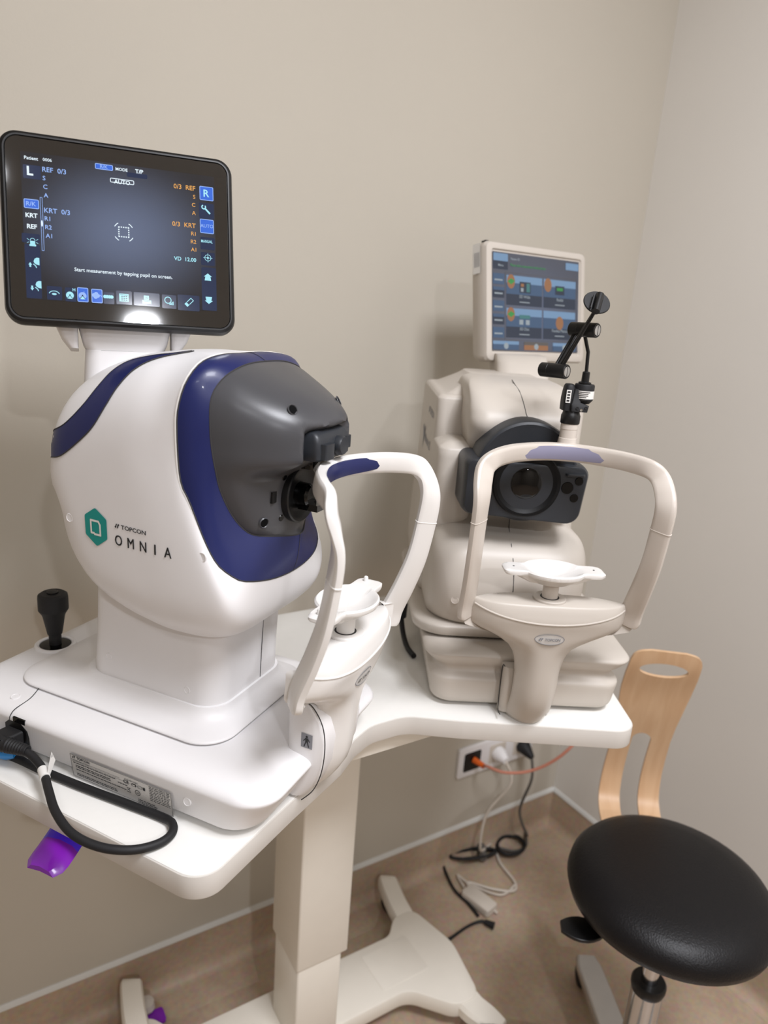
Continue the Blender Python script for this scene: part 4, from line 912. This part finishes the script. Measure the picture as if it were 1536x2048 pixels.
# external fixation lamp on top of the brow bar
fl = build('lamp_post', G().lathe([(.0125, .3805), (.0125, .3850), (.0118, .3880), (.0110, .3950), (.0104, .3955), (.0104, .4060), (.0108, .4065), (.0106, .4130), (0, .4130)], (.034, -.002, 0), n=28), 'cream2', B, label='white post carrying a black jointed fixation lamp')
fl.location = (-.042, .0115, -.0135)
build('knurled_collar', G().lathe([(.0112, .4130), (.0118, .4140), (.0118, .4230), (.0108, .4250), (.0095, .4300), (0, .4300)], (.034, -.002, 0), n=24), 'black', fl)
build('pivot_block', G().stack([(.4290, .022, .042, -.0145, .0020, .003), (.4440, .022, .042, -.0150, .0010, .004), (.4580, .024, .040, -.0140, -.0020, .005), (.4610, .026, .038, -.0120, -.0040, .004)], n=4, sub=2), 'rubber', fl)
build('pivot_bracket', G().stack([(.4290, .030, .046, -.0060, .0145, .002), (.4370, .030, .046, -.0070, .0155, .002), (.4400, .030, .044, -.0060, .0060, .002), (.4560, .028, .042, -.0040, .0040, .002)], n=3, smooth=False), 'rubber', fl)
lc = build('lamp_canister', G().lathe([(0, .4375), (.0080, .4385), (.0118, .4430), (.0120, .4470), (.0120, .4605), (.0112, .4620), (0, .4620)], (.034, .0100, 0), n=32), 'rubber', fl)
g = G()
for z0, z1, m, e in ((.4450, .4545, 0, 0),):
    N2 = 18; vs = []; a0, a1 = math.radians(-70), math.radians(75)
    vs = [(.034+.0123*math.cos(lerp(a0, a1, i/N2)), .010+.0123*math.sin(lerp(a0, a1, i/N2)), z) for z in (z0, z1) for i in range(N2+1)]
    g.add(vs, [(i, i+1, N2+2+i, N2+1+i) for i in range(N2)], 0)
for k in range(4):
    vs = [(.034+.0125*math.cos(math.radians(a)), .010+.0125*math.sin(math.radians(a)), z) for z in (.4465+k*.0020, .4474+k*.0020) for a in range(-60, 10+k*4, 10)]
    n = len(vs)//2; g.add(vs, [(i, i+1, n+i+1, n+i) for i in range(n-1)], 1)
build('rating_label', g, ['paper', 'ink'], lc, recalc=False)
g = G(); pm = Panel(g, lambda x, y, h: (.0425+h, x-.0085, y)); pm.rect(-.0050, .4390, .0008, .4545, 0, .0003)
for k in range(4): pm.rect(-.0040, .4405+k*.0035, -.0005, .4425+k*.0035, 1, .0005)
build('warning_label', g, ['paper', 'ink'], fl, recalc=False)
for (v, z) in ((.001, .4335), (.0115, .4345), (.006, .4315)):
    build('hex_screw', G().lathe([(0, 0), (.0018, 0), (.0018, .0008), (.0008, .0008), (0, .0004)], (.046, v, z), (1, 0, 0), 12), 'rubber' if z > .432 else 'metal', fl)
build('rod_socket', G().lathe([(.0075, .4600), (.0078, .4640), (.0048, .4650), (.0045, .4760), (.0035, .4770), (0, .4770)], (.034, .0095, 0), n=20), 'black', fl)
def V(u, v, z): return Vector((u, v, z))
rod = build('upright_rod', G().tube([V(.034, .0095, .474), V(.034, .008, .500), V(.034, .0000, .522)], .0022, 10), 'black', fl)
def joint(c, ax, L, r):
    ax = Vector(ax).normalized(); c = Vector(c)
    j = build('friction_joint', G().lathe([(0, -L/2), (r*.9, -L/2), (r, -L/2+.001), (r, -L*.18), (r*.97, -L*.17), (r, -L*.16), (r, L/2-.001), (r*.93, L/2), (r*.80, L/2), (r*.78, L/2-.0008), (0, L/2-.0008)], c, ax, 28), 'black', fl)
    e = c+ax*(L/2-.0006); build('slotted_screw', G().lathe([(0, 0), (r*.74, 0), (r*.70, .0010), (0, .0012)], e, ax, 24), 'metal', j)
    a = ax.orthogonal().normalized(); b = ax.cross(a); d = (a*.6+b*.8); w = d.cross(ax); q = e+ax*.00125
    build('screw_slot', G().add([q-d*r*.66-w*.0004, q+d*r*.66-w*.0004, q+d*r*.66+w*.0004, q-d*r*.66+w*.0004], [(0, 1, 2, 3)]), 'ink', j)
    return j
AX = (.74, .67, .03)
J1 = V(.034, -.0010, .5255); J2 = V(.040, -.0320, .4760)
joint(J1, AX, .036, .0086); joint(J2, AX, .036, .0086)
ax = Vector(AX).normalized()
build('arm_rod', G().tube([J2-ax*.002, J1-ax*.010], .0017, 10), 'black', fl); build('arm_rod', G().tube([J2+ax*.002, J1-ax*.007], .0015, 10), 'black', fl)
DC = V(.062, .002, .556)
build('arm_rod', G().tube([J2+ax*.008, DC+V(0, -.002, -.009)], .0020, 10), 'black', fl); build('arm_rod', G().tube([J2+ax*.004, DC+V(-.002, -.003, -.010)], .0014, 10), 'black', fl)
dn = V(.78, .02, .62).normalized()
dd = build('lamp_disc', G().lathe([(0, -.0012), (.0150, -.0012), (.0158, 0), (.0150, .0012), (0, .0012)], DC+V(-.004, 0, .001), dn, 36), 'rubber', fl)
d1 = (V(0, .24, .97)-dn*V(0, .24, .97).dot(dn)).normalized()
build('lamp_barrel', G().tube([DC+d1*.0135, DC-d1*.0120], .0048, 20), 'black', dd)
s1 = d1.cross(dn)
build('barrel_fin', G().add([DC-s1*.0065-d1*.012+dn*.0002, DC-s1*.0065+d1*.009+dn*.0002, DC-s1*.0065+d1*.009+dn*.0045, DC-s1*.0065-d1*.012+dn*.0045, DC-s1*.0075-d1*.012+dn*.0002, DC-s1*.0075+d1*.009+dn*.0002, DC-s1*.0075+d1*.009+dn*.0045, DC-s1*.0075-d1*.012+dn*.0045], [(0,1,2,3),(4,5,6,7),(0,1,5,4),(1,2,6,5),(2,3,7,6),(3,0,4,7)]), 'black', dd)

# ------------------------------------------------------------------ world-space pixel helpers for cables (points on real planes)
CP = Vector((0, 0, HC))
def ray(px, py): return (RC @ Vector((px-768, py-1024, FPX))).normalized()
def onz(px, py, z): d = ray(px, py); return CP+d*((z-HC)/d.z)
def ony(px, py, y): d = ray(px, py); return CP+d*(y/d.y)
def onx(px, py, x): d = ray(px, py); return CP+d*(x/d.x)

# power cord of machine A
cd = thing('mains_cable', 'thick black cable looping over the near table edge, with a white paper sleeve', 'cable', tuple(onz(60, 1500, TZ)))
o0 = cd.location.copy()
def rel(pts, o): return [Vector(p)-o for p in pts]
Aw = lambda u, v, z: Vector((.340, .633, TZ)) + Vector((math.cos(math.radians(-56)), math.sin(math.radians(-56)), 0))*u + Vector((-math.sin(math.radians(-56)), math.cos(math.radians(-56)), 0))*v + Vector((0, 0, z))
path = [onz(48, 1500, TZ+.030), onz(68, 1516, TZ+.026), onz(86, 1540, TZ+.022), onz(97, 1580, TZ+.020), onz(112, 1625, TZ+.018), onz(145, 1668, TZ+.014), onz(200, 1694, TZ+.010), onz(262, 1700, TZ+.008), onz(315, 1688, TZ+.006), onz(343, 1668, TZ+.006), onz(345, 1648, TZ+.006), onz(325, 1635, TZ+.0045), onz(250, 1606, TZ+.0045), onz(160, 1572, TZ+.0045), onz(85, 1541, TZ+.0045), onz(20, 1512, TZ+.0045), onz(-60, 1490, TZ+.0055)]
build('cord', G().tube(rel(path, o0), .0044, 14, smooth=8), 'rubber', cd)
pa, pb = Aw(-.306, -.139, .028), onz(46, 1498, TZ+.030)
dv_ = (pb-Aw(-.312, -.158, .030)).normalized()
plugp = [Aw(-.306, -.1405, .030), Aw(-.308, -.152, .030), Aw(-.309, -.164, .031)]
g = G(); rings = []
fr_u = Vector((math.cos(math.radians(-56)), math.sin(math.radians(-56)), 0))
for p, w, h in ((plugp[0], .0125, .0085), (plugp[1], .0125, .0085), (plugp[2], .0115, .0080)):
    rings.append([p-o0+fr_u*a+Vector((0, 0, b)) for a, b in rrect(-w, w, -h, h, .003, 4)])
g.loft(rings); pl_ = build('plug_body', g, 'rubber', cd)
g = G(); st = Aw(-.306, -.160, .031); en = path[0]; 
rings = []; d = (en-st); n = 22; tdir = d.normalized(); a_ = tdir.orthogonal().normalized(); b_ = tdir.cross(a_)
for i in range(n+1):
    t = i/n; r = lerp(.0092, .0056, t)*(1+(.09 if i % 2 else 0)*(t > .3)); rings.append([st+d*t*1.15+a_*r*math.cos(2*PI*j/14)+b_*r*math.sin(2*PI*j/14)-o0 for j in range(14)])
build('strain_relief', g.loft(rings), 'rubber', cd)
g = G().tube(rel([path[2].lerp(path[1], .05), path[2].lerp(path[3], .42)], o0), .0053, 16); sl = build('cord_sleeve', g, 'paper', cd, label='white paper sleeve with printed flag')
q0 = path[2].lerp(path[3], .15)-o0; 
fa, fb, fc, fd = [onz(*p, TZ+z)-o0 for p, z in (((94, 1546), .026), ((103, 1503), .042), ((111, 1520), .038), ((99, 1553), .022))]
g = G().add([fa, fb, fc, fd], [(0, 1, 2, 3)])
nrm = (fb-fa).cross(fd-fa).normalized(); nrm = nrm if nrm.dot(CP-o0) > 0 else -nrm
for k in range(4):
    for s in (.12, .58):
        P_ = lambda a, b: (fa.lerp(fd, b)).lerp(fb.lerp(fc, b), a)+nrm*.0004
        g.add([P_(s, .15+k*.2), P_(s+.36, .15+k*.2), P_(s+.36, .24+k*.2), P_(s, .24+k*.2)], [(0, 1, 2, 3)], 1)
build('flag', g, ['paper', 'ink'], sl, recalc=False)

# rounded blue plastic item by the cord, its use unknown
c0 = onz(12, 1530, TZ)
g = G().tube([Vector((0, 0, .010))+(onz(p[0], p[1], TZ+.010)-onz(12, 1530, TZ+.010)) for p in ((-30, 1506), (-5, 1514), (18, 1521), (33, 1524))], [.0085, .0085, .008, .0045], 16)
bc = build('plastic_item', g, 'cyan', None, label='bright blue plastic clip on the table under the black plug', category='item'); bc.location = c0

# ------------------------------------------------------------------ wall outlets and cables
o = thing('wall_outlet', 'white triple socket plate on the back wall under the table', 'power outlet', (1.139, YB, .298))
build('face_plate', G().prism([(x, y) for x, y in rrect(-.122, .122, -.041, .041, .006, 4)], 0, .009, 0, .0015), 'white', o)
fp = o.children[0]
def rotx(ob):
    for v in ob.data.vertices: v.co = (v.co.x, -v.co.z, v.co.y)
    ob.data.update(); ob.data.flip_normals()
rotx(fp)
for i, x in enumerate((-.080, 0, .080)):
    s_ = build('socket', G().prism([(x+a, b) for a, b in rrect(-.026, .026, -.026, .026, .005, 4)], .0085, .0100, 0, .0003), 'cablew' if i else 'black', o); rotx(s_)
pw = thing('white_plug', 'white plug in the middle socket of the wall plate with a white cable', 'plug', (1.139, YB-.0100, .298))
build('plug_body', G().lathe([(.019, 0), (.019, .010), (.013, .026), (.009, .034), (0, .034)], (0, 0, 0), (0, -1, -.1), 24), 'white', pw)
fl0 = lambda px, py: onz(px, py, .004)
wl = pw.location.copy()
build('cord', G().tube(rel([wl+Vector((0, -.030, -.003)), wl+Vector((.01, -.050, -.06)), Vector((1.10, YB-.04, .15)), Vector((1.09, YB-.045, .05)), onz(985, 1688, .006), onz(1000, 1725, .006), onz(1030, 1765, .006), onz(1025, 1782, .006), onz(985, 1778, .006), onz(935, 1765, .006), onz(955, 1790, .008), onz(985, 1818, .008), onz(995, 1826, .006)], wl), .0034, 10, smooth=8), 'cablew', pw)
pk = thing('black_plug', 'black plug in the right wall socket with a grey cable to the floor', 'plug', (1.219, YB-.0100, .300))
build('plug_body', G().lathe([(.017, 0), (.019, .008), (.015, .022), (.007, .045), (0, .046)], (0, 0, 0), (0, -1, -.35), 24), 'rubber', pk)
kl = pk.location.copy()
cP = [kl+Vector((0, -.042, -.016)), kl+Vector((-.004, -.055, -.07)), Vector((1.205, YB-.05, .13)), Vector((1.235, YB-.06, .05)), onz(1050, 1660, .006), onz(1052, 1690, .006), onz(1030, 1702, .006), onz(1000, 1696, .012)]
build('cord', G().tube(rel(cP, kl), .0036, 10, smooth=8), 'cableg', pk)
# coiled black cable bundle on the floor
cc = onz(965, 1705, 0); cb_ = thing('cable_bundle', 'knotted bundle of black cable lying on the floor by the back wall', 'cable', tuple(cc))
g = G(); rr = random.Random(5)
for k in range(4):
    pts = []
    for i in range(12):
        a = 2*PI*i/12; px = 1022+math.cos(a)*(26+3*rr.random()); py = 1690+math.sin(a)*(17+3*rr.random()); pts.append(onz(px, py, .005+.005*k)-cc)
    g.tube(pts, .0034, 8, smooth=5, cyclic=True)
for k in range(5):
    pts = []
    for i in range(14):
        a = 2*PI*i/14; px = 945+math.cos(a)*(44+4*rr.random()); py = 1707+math.sin(a)*(8+3*rr.random())+(px-945)*-.10; pts.append(onz(px, py, .005+.005*k)-cc)
    g.tube(pts, .0034, 8, smooth=5, cyclic=True)
build('coils', g, 'rubber', cb_)
build('cable_tie', G().tube([onz(962, 1692, .02)-cc, onz(966, 1716, .02)-cc], .011, 10), 'cableg', cb_)
tail = [onz(925, 1709, .012), onz(905, 1706, .01), onz(884, 1706, .008), onz(888, 1735, .006), onz(908, 1778, .006), onz(935, 1805, .006), onz(957, 1832, .006)]
build('tail_cord', G().tube(rel(tail, cc), .0036, 8, smooth=6), 'rubber', cb_)
c1 = onz(920, 1868, 0); fb = thing('floor_cable', 'black cable with a plug end running out from the table foot beam', 'cable', tuple(c1))
build('cord', G().tube(rel([onz(888, 1886, .010), onz(905, 1874, .008), onz(935, 1853, .007), onz(960, 1843, .008), onz(975, 1846, .008)], c1), [.006, .0035, .0032, .0034, .0045], 10, smooth=6), 'rubber', fb)
build('plug_body', G().tube(rel([onz(970, 1844, .010), onz(988, 1852, .010)], c1), [.006, .0085], 12), 'rubber', fb)
c2 = onz(960, 1800, 0); wa = thing('power_adapter', 'pale power adapter lying among white cables on the floor', 'power adapter', tuple(c2))
p0, p1 = onz(932, 1780, .012)-c2, onz(985, 1822, .012)-c2; dd_ = (p1-p0).normalized(); sd = Vector((-dd_.y, dd_.x, 0)); rings = []
for t, k in ((0, .8), (.05, 1), (.95, 1), (1, .8)):
    rings.append([p0.lerp(p1, t)+sd*a*k+Vector((0, 0, b*k)) for a, b in rrect(-.020, .020, -.011, .011, .005, 4)])
build('casing', G().loft(rings), 'cablew', wa)
build('cord', G().tube(rel([onz(928, 1774, .01), onz(915, 1750, .006), onz(940, 1768, .006), onz(1000, 1790, .006), onz(1030, 1770, .006)], c2), .003, 8, smooth=6), 'cablew', wa)
# orange network cable
o1 = Vector((1.062, YB-.0105, .298)); oc = thing('network_cable', 'orange network cable hanging from the left socket towards the table underside', 'cable', tuple(o1))
build('boot', G().tube([(0, 0, .004), (.010, -.030, .000)], [.008, .006], 12), 'orangeb', oc)
q = [o1+Vector((.010, -.028, 0)), ony(975, 1533, YB-.06), ony(1010, 1545, YB-.10), ony(1060, 1542, YB-.14), ony(1110, 1520, YB-.18), ony(1150, 1485, YB-.20), ony(1165, 1455, YB-.20)]
build('cord', G().tube(rel(q, o1), .0036, 10, smooth=8), 'orange', oc)
# cable hanging behind machine B
hb = thing('hanging_cable', 'black cable running down beside the base of the off-white machine', 'cable', tuple(onz(812, 1290, TZ)))
ho = hb.location.copy()
build('cord', G().tube(rel([onz(803, 1218, TZ+.05), onz(803, 1240, TZ+.03), onz(807, 1270, TZ+.012), onz(815, 1295, TZ+.006), onz(828, 1312, TZ+.006)], ho), .0042, 10, smooth=6), 'rubber', hb)
build('plug_body', G().tube(rel([onz(806, 1208, TZ+.05), onz(803, 1232, TZ+.038)], ho), .008, 12), 'rubber', hb)

# ------------------------------------------------------------------ stool with plywood back
S = thing('swivel_stool', 'black cushioned swivel stool with a curved light plywood backrest, right of the table', 'stool', (.944, .532, 0), -129)
g = G(); rings = []
for r, z in ((.02, .4530), (.12, .4530), (.152, .4570), (.165, .4660), (.1690, .4790), (.1665, .4920), (.157, .5040), (.140, .5135), (.11, .5205), (.06, .5245), (.01, .5255)):
    rings.append([(math.cos(2*PI*i/64)*r*.955, math.sin(2*PI*i/64)*r*.95, z+.008) for i in range(64)])
seat = build('seat', g.loft(rings), 'leather', S, angle=80)
build('seat_plate', G().lathe([(0, .430), (.05, .430), (.07, .438), (.115, .455), (.115, .461), (0, .461)], n=40), 'black', S)
build('piston', G().lathe([(.0135, .280), (.0135, .431), (0, .431)], n=28), 'chrome', S)
build('collar', G().lathe([(0, .284), (.0262, .284), (.0285, .292), (.0285, .300), (.026, .304), (.016, .304), (0, .302)], n=32), 'black', S)
build('column', G().lathe([(.0262, .07), (.0262, .288), (0, .288)], n=36), 'chrome', S)
hubS = build('base_hub', G().lathe([(.0, .050), (.036, .050), (.038, .075), (.030, .095), (0, .095)], n=32), 'chrome', S)
for k in range(5):
    a = math.radians(72*k+43); d = Vector((math.cos(a), math.sin(a), 0)); s = Vector((-d.y, d.x, 0)); rings = []
    for t in [i/10 for i in range(11)]:
        p = d*lerp(.02, .265, t)+Vector((0, 0, lerp(.078, .056, t**1.3))); w = lerp(.030, .027, t)*(1 if t < .95 else .8); hh = lerp(.017, .009, t)
        rings.append([p+s*x+Vector((0, 0, y)) for x, y in rrect(-w, w, -hh, hh, .008, 4)])
    lg = build('leg', G().loft(rings), 'metal', S)
    c = d*.252; cs = build('caster', G().lathe([(0, -.016), (.020, -.016), (.0235, -.012), (.0235, -.002), (.018, 0), (.0235, .002), (.0235, .012), (.020, .016), (0, .016)], (c.x, c.y, .0236), (s.x, s.y, 0), 24), 'rubber', lg)
# paddle lever
g = G(); rings = []
for t in [i/12 for i in range(13)]:
    L = lerp(.06, .19, t); w = .005+.019*max(0, math.sin(PI*min(1, max(0, (t-.42)/.62))))**.8; th = lerp(.004, .003, t)
    c = Vector((.055, -L*.90, .438)); rings.append([c+Vector((a, 0, b)) for a, b in rrect(-w, w, -th, th, .002, 3)])
build('height_lever', g.loft(rings), 'black', S)
# plywood back
prof = [(-.203, .815), (-.212, .78), (-.235, .72), (-.250, .66), (-.265, .60), (-.276, .55), (-.281, .51), (-.277, .475), (-.266, .458), (-.240, .446), (-.20, .4440), (-.12, .4440)]
PS = spline([(u, 0, z) for u, z in prof], 6); Ls = [0]
for a, b in zip(PS[:-1], PS[1:]): Ls.append(Ls[-1]+(b-a).length)
Lt = Ls[-1]
def pat(s):
    s = max(0, min(Lt-1e-6, s)); j = 0
    while Ls[j+1] < s: j += 1
    t = (s-Ls[j])/(Ls[j+1]-Ls[j]); p = PS[j].lerp(PS[j+1], t); d = (PS[j+1]-PS[j]).normalized(); return p, Vector((d.z, 0, -d.x))
def hw(s):
    K = [(0, .030), (.002, .042), (.006, .0515), (.013, .0575), (.022, .0605), (.06, .0625), (.10, .062), (.14, .0585), (.18, .0545), (.22, .0530), (.30, .055), (.38, .058), (1, .058)]
    for (a, b), (c, d) in zip(K[:-1], K[1:]):
        if s <= c: return lerp(b, d, (s-a)/(c-a))
def slot(s):                # half width of the gap between the two straps
    if s < .205: return 0
    return .0175*math.sqrt(max(0, min(1, 1-((.2225-s)/.0175)**2))) if s < .2225 else .0175
th = .0048; g = G()
ss = [Lt*i/130 for i in range(131)]
def bow(v): return -.5*v*v*0
def quadstrip(v0f, v1f, sl, nv=8):
    # solid strip between v0f(s) and v1f(s)
    F, Bk = [], []
    for s in sl:
        p, n = pat(s); a, b = v0f(s), v1f(s)
        F.append([p+Vector((0, lerp(a, b, i/nv), 0))+n*th/2+Vector((bow(lerp(a, b, i/nv)), 0, 0)) for i in range(nv+1)])
        Bk.append([p+Vector((0, lerp(a, b, i/nv), 0))-n*th/2 for i in range(nv+1)])
    rings = [f+list(reversed(b)) for f, b in zip(F, Bk)]
    g.loft(rings)
hc, ha, hb2 = .043, .017, .042       # hand hole centre along s, half height, half width
def hole(s): q = 1-((s-hc)/ha)**2; return hb2*math.sqrt(q) if q > 0 else 0
s1_ = [hc-ha*(1-i/1) for i in range(1)]
top_s = [i*(hc-ha)/8 for i in range(9)]
mid_s = [hc-ha*math.cos(PI*i/16) for i in range(17)]
low_s = [lerp(hc+ha, .205, i/16) for i in range(17)]
leg_s = [.205+.0175*(1-math.cos(PI/2*i/6)) for i in range(7)]+[lerp(.2225, Lt-.001, i/50) for i in range(1, 51)]
quadstrip(lambda s: -hw(s), lambda s: hw(s), top_s, 12)
quadstrip(lambda s: -hw(s), lambda s: -max(.0002, hole(s)), mid_s, 5); quadstrip(lambda s: max(.0002, hole(s)), lambda s: hw(s), mid_s, 5)
quadstrip(lambda s: -hw(s), lambda s: hw(s), low_s, 12)
quadstrip(lambda s: -hw(s), lambda s: -max(.0002, slot(s)), leg_s, 5); quadstrip(lambda s: max(.0002, slot(s)), lambda s: hw(s), leg_s, 5)
bk = build('backrest', g, 'wood', S, angle=50); bk.location = (.010, -.010, 0)
